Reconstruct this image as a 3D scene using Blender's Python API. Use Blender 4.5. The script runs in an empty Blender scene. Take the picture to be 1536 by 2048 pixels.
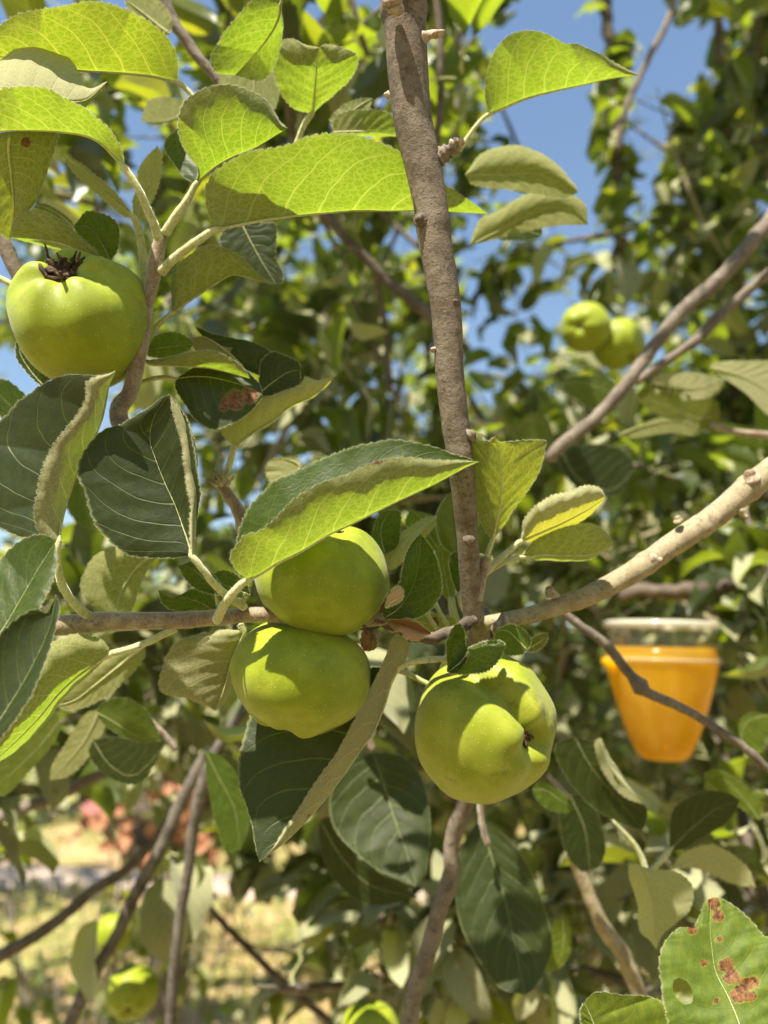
import bpy, math, random
import numpy as np
from mathutils import Vector, Matrix
random.seed(7); rng = np.random.default_rng(7)
sc = bpy.context.scene
R = math.radians
# ------------------------------------------------------------------ camera, world, sun, exposure
F = 1536.0                      # focal length in photograph pixels
PITCH = R(15); CAM = np.array([0.0, 0.0, 1.5])
FW = np.array([0, math.cos(PITCH), math.sin(PITCH)]); UP = np.array([0, -math.sin(PITCH), math.cos(PITCH)]); RT = np.array([1.0, 0, 0])
cd = bpy.data.cameras.new('camera'); cam = bpy.data.objects.new('camera', cd); sc.collection.objects.link(cam); sc.camera = cam
cam.location = CAM; cam.rotation_euler = (R(90) + PITCH, 0, 0)
cd.sensor_width = 36; cd.sensor_fit = 'AUTO'; cd.lens = 27.0; cd.clip_start = 0.01; cd.clip_end = 400
cd.dof.use_dof = True; cd.dof.focus_distance = 0.315; cd.dof.aperture_fstop = 6.2; cd.dof.aperture_blades = 0
SUN_EL, SUN_AZ = 57.0, 207.0      # azimuth clockwise from +Y; the sun is high, a little behind and left of the camera
w = bpy.data.worlds.new('World'); sc.world = w; w.use_nodes = True
nt = w.node_tree; bg = nt.nodes['Background']; sky = nt.nodes.new('ShaderNodeTexSky'); sky.sky_type = 'NISHITA'
sky.sun_disc = False; sky.sun_elevation = R(SUN_EL); sky.sun_rotation = R(SUN_AZ); sky.air_density = 1.5; sky.dust_density = 0.1; sky.ozone_density = 1.7
nt.links.new(sky.outputs[0], bg.inputs[0]); bg.inputs[1].default_value = 0.07
sl = bpy.data.lights.new('sun', 'SUN'); so = bpy.data.objects.new('sun', sl); sc.collection.objects.link(so)
sl.energy = 5.0; sl.angle = R(0.5); sl.color = (1.0, 0.92, 0.76)
SD = np.array([math.sin(R(SUN_AZ)) * math.cos(R(SUN_EL)), math.cos(R(SUN_AZ)) * math.cos(R(SUN_EL)), math.sin(R(SUN_EL))])
so.rotation_euler = Vector(SD).to_track_quat('Z', 'Y').to_euler()
vs = sc.view_settings; vs.view_transform = 'Standard'; vs.look = 'None'; vs.gamma = 1.0; vs.exposure = 1.45; vs.use_curve_mapping = False
cy = sc.cycles; cy.use_denoising = True; cy.max_bounces = 7; cy.diffuse_bounces = 3; cy.transmission_bounces = 6; cy.transparent_max_bounces = 16
cy.caustics_reflective = False; cy.caustics_refractive = False; cy.sample_clamp_indirect = 6.0

# ------------------------------------------------------------------ helpers
def P(x, y, d):
    x, y, d = np.broadcast_arrays(np.asarray(x, float), np.asarray(y, float), np.asarray(d, float))
    k = d[..., None]
    return CAM + k * (FW + ((x - 768) / F)[..., None] * RT - ((y - 1024) / F)[..., None] * UP)
def proj(p):
    v = np.asarray(p) - CAM; d = v @ FW
    return 768 + (v @ RT) / d * F, 1024 - (v @ UP) / d * F, d
def pts(s):
    return np.array([[float(c) for c in t.split(',')] for t in s.split()])
def cr(p, n=None, per=6, t=None):
    """Catmull-Rom through p, resampled by chord length to n points (or at params t)."""
    p = np.asarray(p, float)
    if len(p) == 2: q = p; dens = p
    a = np.vstack([2 * p[0] - p[1], p, 2 * p[-1] - p[-2]]); out = []
    tt = np.linspace(0, 1, per, endpoint=False)[:, None]
    for i in range(len(p) - 1):
        p0, p1, p2, p3 = a[i:i + 4]
        out.append(0.5 * ((2 * p1) + (-p0 + p2) * tt + (2 * p0 - 5 * p1 + 4 * p2 - p3) * tt ** 2 + (-p0 + 3 * p1 - 3 * p2 + p3) * tt ** 3))
    q = np.vstack(out + [p[-1:]])
    if n is None and t is None: return q
    L = np.r_[0, np.cumsum(np.linalg.norm(np.diff(q[:, :2], axis=0), axis=1))]; L /= L[-1]
    if t is None: t = np.linspace(0, 1, n)
    return np.stack([np.interp(t, L, q[:, k]) for k in range(q.shape[1])], 1)
def nrm(v): return v / (np.linalg.norm(v, axis=-1, keepdims=True) + 1e-12)
def wob(x, seed, f=1.0):
    r = np.random.default_rng(seed); s = 0
    for k in range(4): s = s + np.sin(x * f * (1.0 + 1.7 * k) + r.uniform(0, 6.28)) / (1 + k)
    return s / 2
WO = {}
def link(o, parent=None, loc=None):
    sc.collection.objects.link(o)
    loc = np.zeros(3) if loc is None else np.asarray(loc, float)
    WO[o] = loc
    if parent is not None:
        o.parent = parent; o.location = loc - WO[parent]
    else: o.location = loc
    return o
def mesh(name, v, f, mats, uvs=None, attrs=None, mi=None, smooth=True):
    """v (n,3), f list/array of quads or tris; uvs {name: (n,2) per vertex}"""
    me = bpy.data.meshes.new(name); v = np.asarray(v, np.float32)
    if isinstance(f, np.ndarray): fl = [f]
    else: fl = f
    tot = np.concatenate([np.full(len(a), a.shape[1]) for a in fl]); li = np.concatenate([a.ravel() for a in fl]).astype(np.int32)
    me.vertices.add(len(v)); me.vertices.foreach_set('co', v.ravel())
    me.loops.add(len(li)); me.loops.foreach_set('vertex_index', li)
    me.polygons.add(len(tot)); st = np.r_[0, np.cumsum(tot)[:-1]].astype(np.int32)
    me.polygons.foreach_set('loop_start', st)
    me.polygons.foreach_set('use_smooth', np.full(len(tot), smooth))
    for k, u in (uvs or {}).items():
        l = me.uv_layers.new(name=k); l.data.foreach_set('uv', np.asarray(u, np.float32)[li].ravel())
    for k, a in (attrs or {}).items():
        at = me.attributes.new(k, 'FLOAT', 'POINT'); at.data.foreach_set('value', np.asarray(a, np.float32))
    for m in (mats if isinstance(mats, (list, tuple)) else [mats]): me.materials.append(m)
    if mi is not None: me.polygons.foreach_set('material_index', np.asarray(mi, np.int32))
    me.update(); me.validate()
    return me
def obj(name, v, f, mats, parent=None, origin=None, **kw):
    origin = np.asarray(v[0] if origin is None else origin, float)
    me = mesh(name, np.asarray(v) - origin, f, mats, **kw)
    return link(bpy.data.objects.new(name, me), parent, origin)
def tag(o, label=None, cat=None, group=None, kind=None):
    for k, x in (('label', label), ('category', cat), ('group', group), ('kind', kind)):
        if x: o[k] = x
    return o
def empty(name, loc):
    o = bpy.data.objects.new(name, None); o.empty_display_size = 0.02; return link(o, None, loc)
def grid(nu, nv, wrap=False):
    i, j = np.meshgrid(np.arange(nu - 1), np.arange(nv if wrap else nv - 1), indexing='ij'); j2 = (j + 1) % nv
    return np.stack([i * nv + j, i * nv + j2, (i + 1) * nv + j2, (i + 1) * nv + j], -1).reshape(-1, 4)
class Geo:
    def __init__(s): s.v = []; s.f = []; s.n = 0
    def add(s, v, f):
        s.v.append(np.asarray(v, float)); s.f.append(np.asarray(f) + s.n); s.n += len(v); return s
    def out(s): return np.vstack(s.v), s.f
def tube_geo(c, r, ns=10, seed=0, rough=0.0, caps=True):
    """swept tube through points c (n,3) with radii r; rough = relative radial noise"""
    c = np.asarray(c, float); n = len(c); r = np.broadcast_to(np.asarray(r, float), (n,))
    T = nrm(np.gradient(c, axis=0)); ref = np.array([0.3, 0.2, 0.93]); X = nrm(np.cross(T[0], ref)); Xs = []
    for i in range(n):
        X = X - T[i] * (X @ T[i]); X = X / np.linalg.norm(X); Xs.append(X)
    Xs = np.array(Xs); Ys = np.cross(T, Xs); a = np.linspace(0, 2 * np.pi, ns, endpoint=False)
    L = np.r_[0, np.cumsum(np.linalg.norm(np.diff(c, axis=0), axis=1))]
    k = 1.0
    if rough:
        rr = np.random.default_rng(seed); k = np.ones((n, ns))
        for q in range(6):
            k += rough * 0.5 * np.sin(L[:, None] / (r.mean() + 1e-9) * rr.uniform(.4, 3) + a[None] * rr.integers(1, 4) + rr.uniform(0, 6.3))
    rad = r[:, None] * k
    v = c[:, None] + rad[..., None] * (np.cos(a)[None, :, None] * Xs[:, None] + np.sin(a)[None, :, None] * Ys[:, None])
    v = v.reshape(-1, 3); f = [grid(n, ns, True)]
    if caps:
        m = len(v); v = np.vstack([v, c[0] - T[0] * r[0] * .3, c[-1] + T[-1] * r[-1] * .4])
        j = np.arange(ns); j2 = (j + 1) % ns
        f.append(np.stack([j2, j, np.full(ns, m), np.full(ns, m)], 1)[:, :3]); b = (n - 1) * ns
        f.append(np.stack([b + j, b + j2, np.full(ns, m + 1)], 1))
    return v, f
def joinf(parts):
    vs_, q, t, n = [], [], [], 0
    for v, f in parts:
        for a in (f if isinstance(f, list) else [f]):
            (q if a.shape[1] == 4 else t).append(a + n)
        vs_.append(v); n += len(v)
    fl = []
    if q: fl.append(np.vstack(q))
    if t: fl.append(np.vstack(t))
    return np.vstack(vs_), fl
def hairs(pos, dirs, length, width, rg, spread=0.5):
    """fine woolly hairs as thin triangles"""
    n = len(pos); d = nrm(dirs + rg.normal(0, spread, (n, 3))); L = length * rg.uniform(.4, 1.2, n)[:, None]
    s = nrm(np.cross(d, rg.normal(0, 1, (n, 3)))) * width * .5
    v = np.stack([pos - s, pos + s, pos + d * L + rg.normal(0, .12, (n, 3)) * L], 1).reshape(-1, 3)
    return v, np.arange(3 * n).reshape(-1, 3)

# ------------------------------------------------------------------ materials
class NB:
    def __init__(s, name):
        s.m = bpy.data.materials.new(name); s.m.use_nodes = True; s.t = s.m.node_tree
        for n in list(s.t.nodes): s.t.nodes.remove(n)
        s.out = s.n('OutputMaterial')
    def n(s, ty, **kw):
        x = s.t.nodes.new('ShaderNode' + ty)
        for k, v in kw.items(): setattr(x, k, v)
        return x
    def l(s, a, b): s.t.links.new(a, b)
    def setin(s, sock, v):
        if isinstance(v, bpy.types.NodeSocket): s.l(v, sock)
        elif isinstance(v, (tuple, list)): sock.default_value = tuple(v) + ((1.0,) if len(v) == 3 and len(sock.default_value) == 4 else ())
        else: sock.default_value = v
    def m_(s, op, *a, clamp=False):
        x = s.n('Math', operation=op, use_clamp=clamp)
        for i, v in enumerate(a): s.setin(x.inputs[i], v)
        return x.outputs[0]
    def mix(s, f, a, b, mode='MIX'):
        x = s.n('Mix', data_type='RGBA', blend_type=mode); s.setin(x.inputs[0], f); s.setin(x.inputs[6], a); s.setin(x.inputs[7], b); return x.outputs[2]
    def ss(s, v, a, b, lo=0.0, hi=1.0):
        x = s.n('MapRange', interpolation_type='SMOOTHSTEP'); s.setin(x.inputs[0], v); x.inputs[1].default_value = a; x.inputs[2].default_value = b
        x.inputs[3].default_value = lo; x.inputs[4].default_value = hi; return x.outputs[0]
    def noise(s, vec, scale, detail=3, rough=.55, dist=0.0):
        x = s.n('TexNoise'); s.l(vec, x.inputs['Vector']); x.inputs['Scale'].default_value = scale; x.inputs['Detail'].default_value = detail
        x.inputs['Roughness'].default_value = rough; x.inputs['Distortion'].default_value = dist; return x.outputs['Fac']
    def vor(s, vec, scale, feature='F1', rnd=1.0):
        x = s.n('TexVoronoi', feature=feature); s.l(vec, x.inputs['Vector']); x.inputs['Scale'].default_value = scale; x.inputs['Randomness'].default_value = rnd
        return x.outputs['Distance']
    def mapv(s, vec, sc_=(1, 1, 1), rot=(0, 0, 0), loc=(0, 0, 0)):
        x = s.n('Mapping'); s.l(vec, x.inputs[0]); x.inputs['Location'].default_value = loc; x.inputs['Rotation'].default_value = rot; x.inputs['Scale'].default_value = sc_; return x.outputs[0]
    def bump(s, h, strength, dist, normal=None):
        x = s.n('Bump'); s.l(h, x.inputs['Height']); x.inputs['Strength'].default_value = strength; x.inputs['Distance'].default_value = dist
        if normal is not None: s.l(normal, x.inputs['Normal'])
        return x.outputs[0]
    def bsdf(s, col, rough, spec=.5, normal=None, **kw):
        x = s.n('BsdfPrincipled'); s.setin(x.inputs['Base Color'], col); s.setin(x.inputs['Roughness'], rough); s.setin(x.inputs['Specular IOR Level'], spec)
        if normal is not None: s.l(normal, x.inputs['Normal'])
        for k, v in kw.items(): s.setin(x.inputs[k], v)
        return x.outputs[0]
    def fin(s, sh): s.l(sh, s.out.inputs[0]); return s.m

def leaf_mat(name, top=(0.016, 0.030, 0.007), under=(0.27, 0.265, 0.10), trans=(0.22, 0.38, 0.004), detail=True, nveins=7.5, tf=.40, gloss=.34, spec=.32, net=.62, dry=False):
    b = NB(name); uv = b.n('UVMap', uv_map='uv').outputs[0]; sp = b.n('SeparateXYZ'); b.l(uv, sp.inputs[0]); u, v = sp.outputs[0], sp.outputs[1]
    mm = b.n('UVMap', uv_map='mm').outputs[0]; oi = b.n('ObjectInfo'); rnd = oi.outputs['Random']; geo = b.n('NewGeometry'); back = geo.outputs['Backfacing']
    a = b.m_('MULTIPLY', b.m_('ABSOLUTE', b.m_('SUBTRACT', v, .5)), 2.0)
    side = b.m_('MULTIPLY', b.m_('GREATER_THAN', v, .5), .5)
    wobn = b.noise(mm, 7, 1)
    s_ = b.m_('ADD', b.m_('MULTIPLY', b.m_('SUBTRACT', b.m_('SUBTRACT', u, b.m_('MULTIPLY', a, .22)), b.m_('MULTIPLY', b.m_('POWER', a, 2.5), .13)), nveins), side)
    s_ = b.m_('ADD', s_, b.m_('MULTIPLY', wobn, .30))
    f = b.m_('ABSOLUTE', b.m_('SUBTRACT', b.m_('FRACT', s_), .5))
    wd = b.m_('MULTIPLY_ADD', a, -.035, .062)
    sec = b.m_('SUBTRACT', 1.0, b.ss(b.m_('DIVIDE', f, wd), 0.25, 1.0))
    mid = b.m_('SUBTRACT', 1.0, b.ss(b.m_('DIVIDE', a, b.m_('MULTIPLY_ADD', u, -.018, .027)), .4, 1.0))
    sec = b.m_('MAXIMUM', sec, mid)
    if detail:
        mmw = b.n('MixRGB'); mmw.inputs[0].default_value = .02; b.l(mm, mmw.inputs[1]); nz = b.n('TexNoise'); b.l(mm, nz.inputs['Vector']); nz.inputs['Scale'].default_value = 40; b.l(nz.outputs['Color'], mmw.inputs[2])
        mm2 = b.mapv(mmw.outputs[0], (1, 1.35, 1), (0, 0, .5))
        n1 = b.m_('SUBTRACT', 1.0, b.ss(b.vor(mm2, 29, 'DISTANCE_TO_EDGE'), 0.02, 0.15))
        n2 = b.m_('SUBTRACT', 1.0, b.ss(b.vor(mm2, 80, 'DISTANCE_TO_EDGE'), 0.0, 0.2))
        vein = b.m_('MAXIMUM', sec, b.m_('MAXIMUM', b.m_('MULTIPLY', n1, .52), b.m_('MULTIPLY', n2, .26)))
    else: vein = b.m_('MULTIPLY', sec, .8)
    vt = b.m_('MAXIMUM', sec, b.m_('MULTIPLY', vein, .45 if net > .5 else .22)) if detail else vein
    blot = b.noise(mm, 7, 3); fine = b.noise(mm, 320, 2)
    tc = b.mix(blot, tuple(c * .8 for c in top), tuple(c * 1.35 for c in top)); tc = b.mix(b.m_('MULTIPLY', vt, .38), tc, (0.065, 0.11, 0.02))
    if detail: tc = b.mix(b.ss(b.noise(mm, 22, 4, .6), .35, .7), tc, b.mix(1.0, tc, (1.7, 1.45, 1.2), 'MULTIPLY'))
    tc = b.mix(1.0, tc, b.mix(rnd, (.75, .8, .8), (1.3, 1.2, 1.0)), 'MULTIPLY')
    fuzz = b.noise(b.mapv(mm, (1, .28, 1), (0, 0, .6)), 260, 3, .7)
    uc = b.mix(b.ss(fuzz, .38, .62), tuple(c * .82 for c in under), tuple(min(c * 1.2, .9) for c in under)); uc = b.mix(b.m_('MULTIPLY', vein, .38), uc, (0.52, 0.54, 0.30))
    tr = b.mix(blot, tuple(c * .85 for c in trans), trans); tr = b.mix(b.m_('MULTIPLY', vein if net > .5 else vt, net), tr, (0.60, 0.70, 0.09))
    yel = b.mix(b.ss(rnd, .6, 1.0), (1, 1, 1), (1.25, 1.0, .8)); tr = b.mix(1.0, tr, yel, 'MULTIPLY')
    # insect damage / rust patches stored on the leaf itself
    at = b.n('Attribute', attribute_name='spot').outputs['Fac']; pn = b.noise(mm, 48, 5, .65)
    spot = b.ss(b.m_('ADD', at, b.m_('MULTIPLY', b.m_('SUBTRACT', pn, .5), .9)), .46, .56)
    bcol = b.mix(b.ss(b.noise(mm, 45, 5, .7), .38, .62), (0.045, 0.018, 0.010), (0.27, 0.135, 0.045))
    # pale woolly rim
    rim = b.m_('MULTIPLY', b.ss(a, .965, 1.0), .3)
    tc = b.mix(rim, tc, (0.42, 0.45, 0.22)); tr = b.mix(rim, tr, (0.6, .62, .2))
    halo = b.ss(b.m_('ADD', at, b.m_('MULTIPLY', b.m_('SUBTRACT', pn, .5), .9)), .30, .5); tc = b.mix(b.m_('MULTIPLY', halo, .5), tc, (.30, .26, .05))
    tc = b.mix(spot, tc, bcol); uc = b.mix(spot, uc, b.mix(.3, bcol, (.3, .2, .12))); tr = b.mix(spot, tr, (0.25, .07, .02))
    if dry: tc = b.mix(blot, (.30, .17, .08), (.45, .28, .14)); uc = b.mix(blot, (.42, .28, .17), (.52, .36, .22)); tr = b.mix(blot, (.3, .12, .03), (.4, .2, .06))
    hb = b.m_('ADD', b.m_('MULTIPLY', sec, -1.0), b.m_('MULTIPLY', vein, -.5)); hb = b.m_('ADD', hb, b.m_('MULTIPLY', fine, .18))
    nt_ = b.bump(hb, .40, .0004) if detail else None
    hu = b.m_('ADD', b.m_('MULTIPLY', sec, 1.0), b.m_('MULTIPLY', fuzz, 1.6)); nu_ = b.bump(hu, .32, .0005)
    top_sh = b.bsdf(tc, b.m_('MULTIPLY_ADD', blot, .2, gloss), spec, nt_)
    un_sh = b.bsdf(uc, .9, .15, nu_, **{'Sheen Weight': .35, 'Sheen Roughness': .45, 'Sheen Tint': (1, 1, .85)})
    mx = b.n('MixShader'); b.l(back, mx.inputs[0]); b.l(top_sh, mx.inputs[1]); b.l(un_sh, mx.inputs[2])
    tl = b.n('BsdfTranslucent'); b.l(tr, tl.inputs[0]); m2 = b.n('MixShader'); b.setin(m2.inputs[0], tf); b.l(mx.outputs[0], m2.inputs[1]); b.l(tl.outputs[0], m2.inputs[2])
    ho = b.n('Attribute', attribute_name='hole').outputs['Fac']; hm = b.ss(b.m_('ADD', ho, b.m_('MULTIPLY', pn, .15)), 1.05, 1.12); tp_ = b.n('BsdfTransparent'); m3 = b.n('MixShader'); b.l(hm, m3.inputs[0]); b.l(m2.outputs[0], m3.inputs[1]); b.l(tp_.outputs[0], m3.inputs[2])
    return b.fin(m3.outputs[0] if name == 'sunlit_green_leaf' else m2.outputs[0])
M = {}
M['leaf'] = leaf_mat('apple_leaf')
M['young'] = leaf_mat('young_apple_leaf', top=(.06, .085, .02), under=(.42, .41, .22), trans=(.40, .48, .02))
M['sage'] = leaf_mat('sunlit_green_leaf', top=(.065, .105, .018), under=(.38, .40, .24), gloss=.5, spec=.3)  # brighter copy of the leaf; sunlight is put into its green
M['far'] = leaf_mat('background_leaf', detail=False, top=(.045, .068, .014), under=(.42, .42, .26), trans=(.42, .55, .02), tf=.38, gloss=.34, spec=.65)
M['dark'] = leaf_mat('mature_shaded_apple_leaf', top=(.014, .023, .004), under=(.30, .29, .15), trans=(.10, .17, .002), tf=.26, gloss=.40, spec=.45, net=.3)  # mature leaf, its tones also darkened for the deep shade it hangs in
M['fardark'] = leaf_mat('mature_shaded_background_leaf', detail=False, top=(.022, .036, .008), under=(.28, .28, .16), trans=(.16, .23, .003), tf=.28, gloss=.34, spec=.8)  # mature leaf, darkened further to stand in for shade within the crown
M['dry'] = leaf_mat('dried_leaf', detail=False, dry=True, tf=.2)
def bark_mat(name, c1, c2, c3=None, sc_=1.0, bump=.0006, spots=.25, sheen=0.0):
    b = NB(name); co = b.n('TexCoord').outputs['Object']
    n1 = b.noise(co, 90 * sc_, 5, .65); n2 = b.noise(co, 420 * sc_, 4, .7); n3 = b.noise(co, 1500 * sc_, 2)
    col = b.mix(b.ss(n1, .35, .65), c1, c2); col = b.mix(b.m_('MULTIPLY', b.ss(n2, .5, .68), .7), col, tuple(x * .45 for x in c1))
    vs_ = b.vor(co, 330 * sc_); col = b.mix(b.m_('MULTIPLY', b.m_('SUBTRACT', 1.0, b.ss(vs_, .08, .2)), spots), col, c3 or (.5, .42, .3))
    h = b.m_('ADD', b.m_('ADD', n1, b.m_('MULTIPLY', n2, .7)), b.m_('MULTIPLY', n3, .3))
    return b.fin(b.bsdf(col, .82, .25, b.bump(h, .8, bump), **{'Sheen Weight': sheen, 'Sheen Roughness': .4}))
M['bark'] = bark_mat('stem_bark', (.120, .094, .070), (.205, .165, .125), (.40, .33, .25), 1.3, .0008, .35)
M['bark_green'] = bark_mat('branch_bark', (.25, .20, .125), (.34, .29, .19), (.55, .45, .3), 1, .0004, .3)
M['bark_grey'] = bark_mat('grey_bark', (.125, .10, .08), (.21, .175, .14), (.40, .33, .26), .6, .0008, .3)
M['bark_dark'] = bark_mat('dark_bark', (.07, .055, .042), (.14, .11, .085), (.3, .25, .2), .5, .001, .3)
M['bark_deep'] = bark_mat('deep_grey_bark', (.085, .072, .062), (.17, .15, .13), (.36, .31, .26), .6, .0008, .3)  # grey bark in a deeper tone, for the lower left branches
M['twig'] = bark_mat('woolly_twig_bark', (.19, .125, .095), (.32, .26, .18), (.5, .45, .33), 1.6, .0005, .5, .8)
M['petiole'] = bark_mat('petiole_skin', (.36, .38, .15), (.48, .48, .26), (.6, .6, .4), 1.5, .0002, .15, .8)
M['scar'] = bark_mat('pale_scar', (.20, .13, .08), (.46, .38, .29), (.6, .5, .4), 2, .0005, .3)
M['wither'] = bark_mat('withered_sepal', (.030, .016, .010), (.12, .07, .04), (.2, .12, .08), 2, .0005, .1)
def hair_mat():
    b = NB('white_wool'); d = b.n('BsdfDiffuse'); d.inputs[0].default_value = (.72, .72, .55, 1); t = b.n('BsdfTranslucent'); t.inputs[0].default_value = (.7, .7, .45, 1)
    m = b.n('MixShader'); m.inputs[0].default_value = .5; b.l(d.outputs[0], m.inputs[1]); b.l(t.outputs[0], m.inputs[2]); return b.fin(m.outputs[0])
M['hair'] = hair_mat()
def apple_mat(name, dirt=0.0, c1=(.185, .235, .005), c2=(.27, .315, .014)):
    b = NB(name); co = b.n('TexCoord').outputs['Object']
    n1 = b.noise(co, 60, 4, .6); n2 = b.noise(co, 260, 3); vd = b.vor(co, 420); vr = b.vor(co, 900)
    col = b.mix(b.ss(n1, .3, .7), c1, c2)
    dots = b.m_('SUBTRACT', 1.0, b.ss(vd, .06, .15)); col = b.mix(b.m_('MULTIPLY', dots, .32), col, (.62, .66, .28))
    wool = b.m_('MULTIPLY', b.m_('SUBTRACT', 1.0, b.ss(vr, .1, .22)), b.ss(n2, .5, .62)); col = b.mix(b.m_('MULTIPLY', wool, .35), col, (.75, .78, .5))
    if dirt: col = b.mix(b.m_('MULTIPLY', b.m_('MULTIPLY', b.ss(b.noise(co, 45, 5, .75), .50, .72), b.ss(b.noise(co, 420, 3, .7), .35, .6)), dirt), col, (.10, .09, .02))
    rus = b.n('Attribute', attribute_name='rus').outputs['Fac']; col = b.mix(b.ss(b.m_('ADD', rus, b.m_('MULTIPLY', n2, .5)), .75, 1.15), col, (.16, .08, .03))
    nb = b.bump(b.m_('ADD', b.m_('MULTIPLY', n2, .6), b.m_('MULTIPLY', dots, .3)), .25, .0005)
    return b.fin(b.bsdf(col, .52, .30, nb, **{'Subsurface Weight': .25, 'Subsurface Radius': (1.0, .9, .25), 'Subsurface Scale': .004, 'Sheen Weight': .10, 'Sheen Roughness': .5}))
M['apple'] = apple_mat('apple_skin', .5); M['apple_dirty'] = apple_mat('speckled_apple_skin', .85, (.205, .245, .010), (.28, .31, .028))
# ------------------------------------------------------------------ leaf builder: a real curved blade lofted between its two edges and its midrib
TS = np.array([0, .08, .2, .32, .44, .56, .67, .77, .86, .93, 1.0])
def zprof(z, t):
    z = np.atleast_1d(np.asarray(z, float)); return np.interp(t, np.linspace(0, 1, len(z)), z) / 1000
def leaf(parent, d, mid, A, B=None, vis='u', zm=(0,), za=(0,), zb=(0,), bA=0, bB=0, foldA=None, zf=(0,), nt=24, amp=.8, mat='leaf',
         spots=(), holes=(), pet=None, pw=(9, 12), zp=(0,), label=None, name='leaf', ruf=.5, hair=1.0, seed=None, midw=6, puck=1.3, spot_all=False):
    mid = pts(mid); A = pts(A); NU = nt * 6 + 1; t = np.linspace(0, 1, NU)
    seed = int(mid[0, 0] * 7 + mid[0, 1] + mid[-1, 0]) % 99991 if seed is None else seed
    base, tip = mid[0], mid[-1]
    m2 = cr(mid, t=t); M3 = P(m2[:, 0], m2[:, 1], d + zprof(zm, t))
    def edge(E, z):
        if isinstance(E, str): E = pts(E)
        e = np.vstack([base, E, tip]); e2 = cr(e, t=t); return P(e2[:, 0], e2[:, 1], d + zprof(z, t) * np.sin(np.pi * np.clip(t * 1.0, 0, 1)) ** .35 + zprof(zm, t) * (1 - np.sin(np.pi * t) ** .35))
    eA = edge(A, za)
    if B is None: B = (0, -40, 30)
    if isinstance(B, tuple):
        prof = np.sin(np.pi * t ** .85) ** .75
        eB = P(m2[:, 0] + B[0] * prof, m2[:, 1] + B[1] * prof, d + zprof(zm, t) + B[2] / 1000 * prof)
    else: eB = edge(B, zb)
    toc = nrm(CAM - M3)
    def half(E, bul, fold=None):
        ww = np.linalg.norm(E - M3, axis=1)[:, None]; w_ = np.sin(np.pi * t)[:, None] ** .5
        out = []
        if fold is not None:
            K = fold
            for s in TS:   # smooth curve midrib -> fold -> edge
                if s < .62: q = s / .62; c = M3 * (1 - q) + K * q + toc * 4 * q * (1 - q) * .003 * w_
                else: q = (s - .62) / .38; c = K * (1 - q) + E * q + toc * 4 * q * (1 - q) * .0015 * w_
                out.append(c)
        else:
            C = (M3 + E) / 2 + toc * (bul / 1000 * 1.0) * w_
            for s in TS: out.append((1 - s) ** 2 * M3 + 2 * s * (1 - s) * C + s * s * E)
        H = np.array(out)                                        # (T,NU,3)
        o = nrm(H[-1] - H[-3]); saw = (t * nt * 1.0) % 1.0; lf = .75 + .5 * np.abs(wob(t * 40, seed + 3))
        tooth = (saw ** .8) * (1 - np.clip((saw - .82) / .18, 0, 1)) * np.clip(t * 14, 0, 1) * np.clip((1 - t) * 9, 0, 1) * amp / 1000 * lf
        H[-1] += o * tooth[:, None]; H[-2] += o * tooth[:, None] * .45
        return H
    fk = None
    if foldA is not None:
        fk = edge(foldA, zf)
    HA = half(eA, bA, fk); HB = half(eB, bB)
    G = np.concatenate([HB[::-1], HA[1:]], 0).transpose(1, 0, 2)   # (NU, 21, 3)
    nv = G.shape[1]; v01 = np.r_[.5 - TS[::-1] / 2, .5 + TS[1:] / 2]
    du = np.gradient(G, axis=0); dv = np.gradient(G, axis=1); N = nrm(np.cross(dv, du))
    # puckering between the side veins and a soft overall undulation
    Wd0 = np.linalg.norm(G[:, 0] - G[:, 10], axis=1); a = np.abs(v01 - .5) * 2; sd = (v01 > .5) * .5; S = (t[:, None] - .22 * a[None]) * 7.5 + sd[None]
    G = G + N * ((-np.cos(2 * np.pi * S) * .16 * puck * np.clip(np.abs(Wd0).max() / .022, .2, 1.2) * np.sin(np.pi * np.clip(a, 0, 1))[None] * np.sin(np.pi * t)[:, None] + ruf * .8 * wob(t * 9, seed)[:, None] * a[None] ** 2 + ruf * .35 * wob(t * 31, seed + 9)[:, None] * a[None] ** 3) / 1000)[..., None]
    G[0] = M3[0] + (G[0] - M3[0]) * .35
    # which side shows: orient the winding by the visible half A
    nA = nrm(np.cross(dv[:, 13], du[:, 13])); facing = np.sum(nA[20:-20] * toc[20:-20]) > 0
    want_top = (vis == 't'); flip = facing != want_top
    f = grid(NU, nv)
    if not flip: f = f      # grid winding (i,j),(i,j+1),(i+1,j+1): normal = dv x du
    if flip: f = f[:, ::-1]
    L = np.r_[0, np.cumsum(np.linalg.norm(np.diff(M3, axis=0), axis=1))]
    Wd = np.cumsum(np.concatenate([np.zeros((NU, 1)), np.linalg.norm(np.diff(G, axis=1), axis=2)], 1), 1); Wd = Wd - Wd[:, 10:11]
    uv = np.stack([np.repeat(t[:, None], nv, 1), np.repeat(v01[None], NU, 0)], -1).reshape(-1, 2)
    mm = np.stack([np.repeat(L[:, None], nv, 1) * 10, Wd * 10], -1).reshape(-1, 2) + (seed % 17)
    V = G.reshape(-1, 3); px, py, _ = proj(V); sp = np.zeros(len(V)); hl = np.zeros(len(V))
    rowA = np.repeat((np.arange(nv) >= 10)[None], NU, 0).ravel()
    for (x, y, r) in spots: sp = np.maximum(sp, np.clip(1.25 - np.hypot(px - x, py - y) / r, 0, 1) * (1 if spot_all else rowA))
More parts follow.
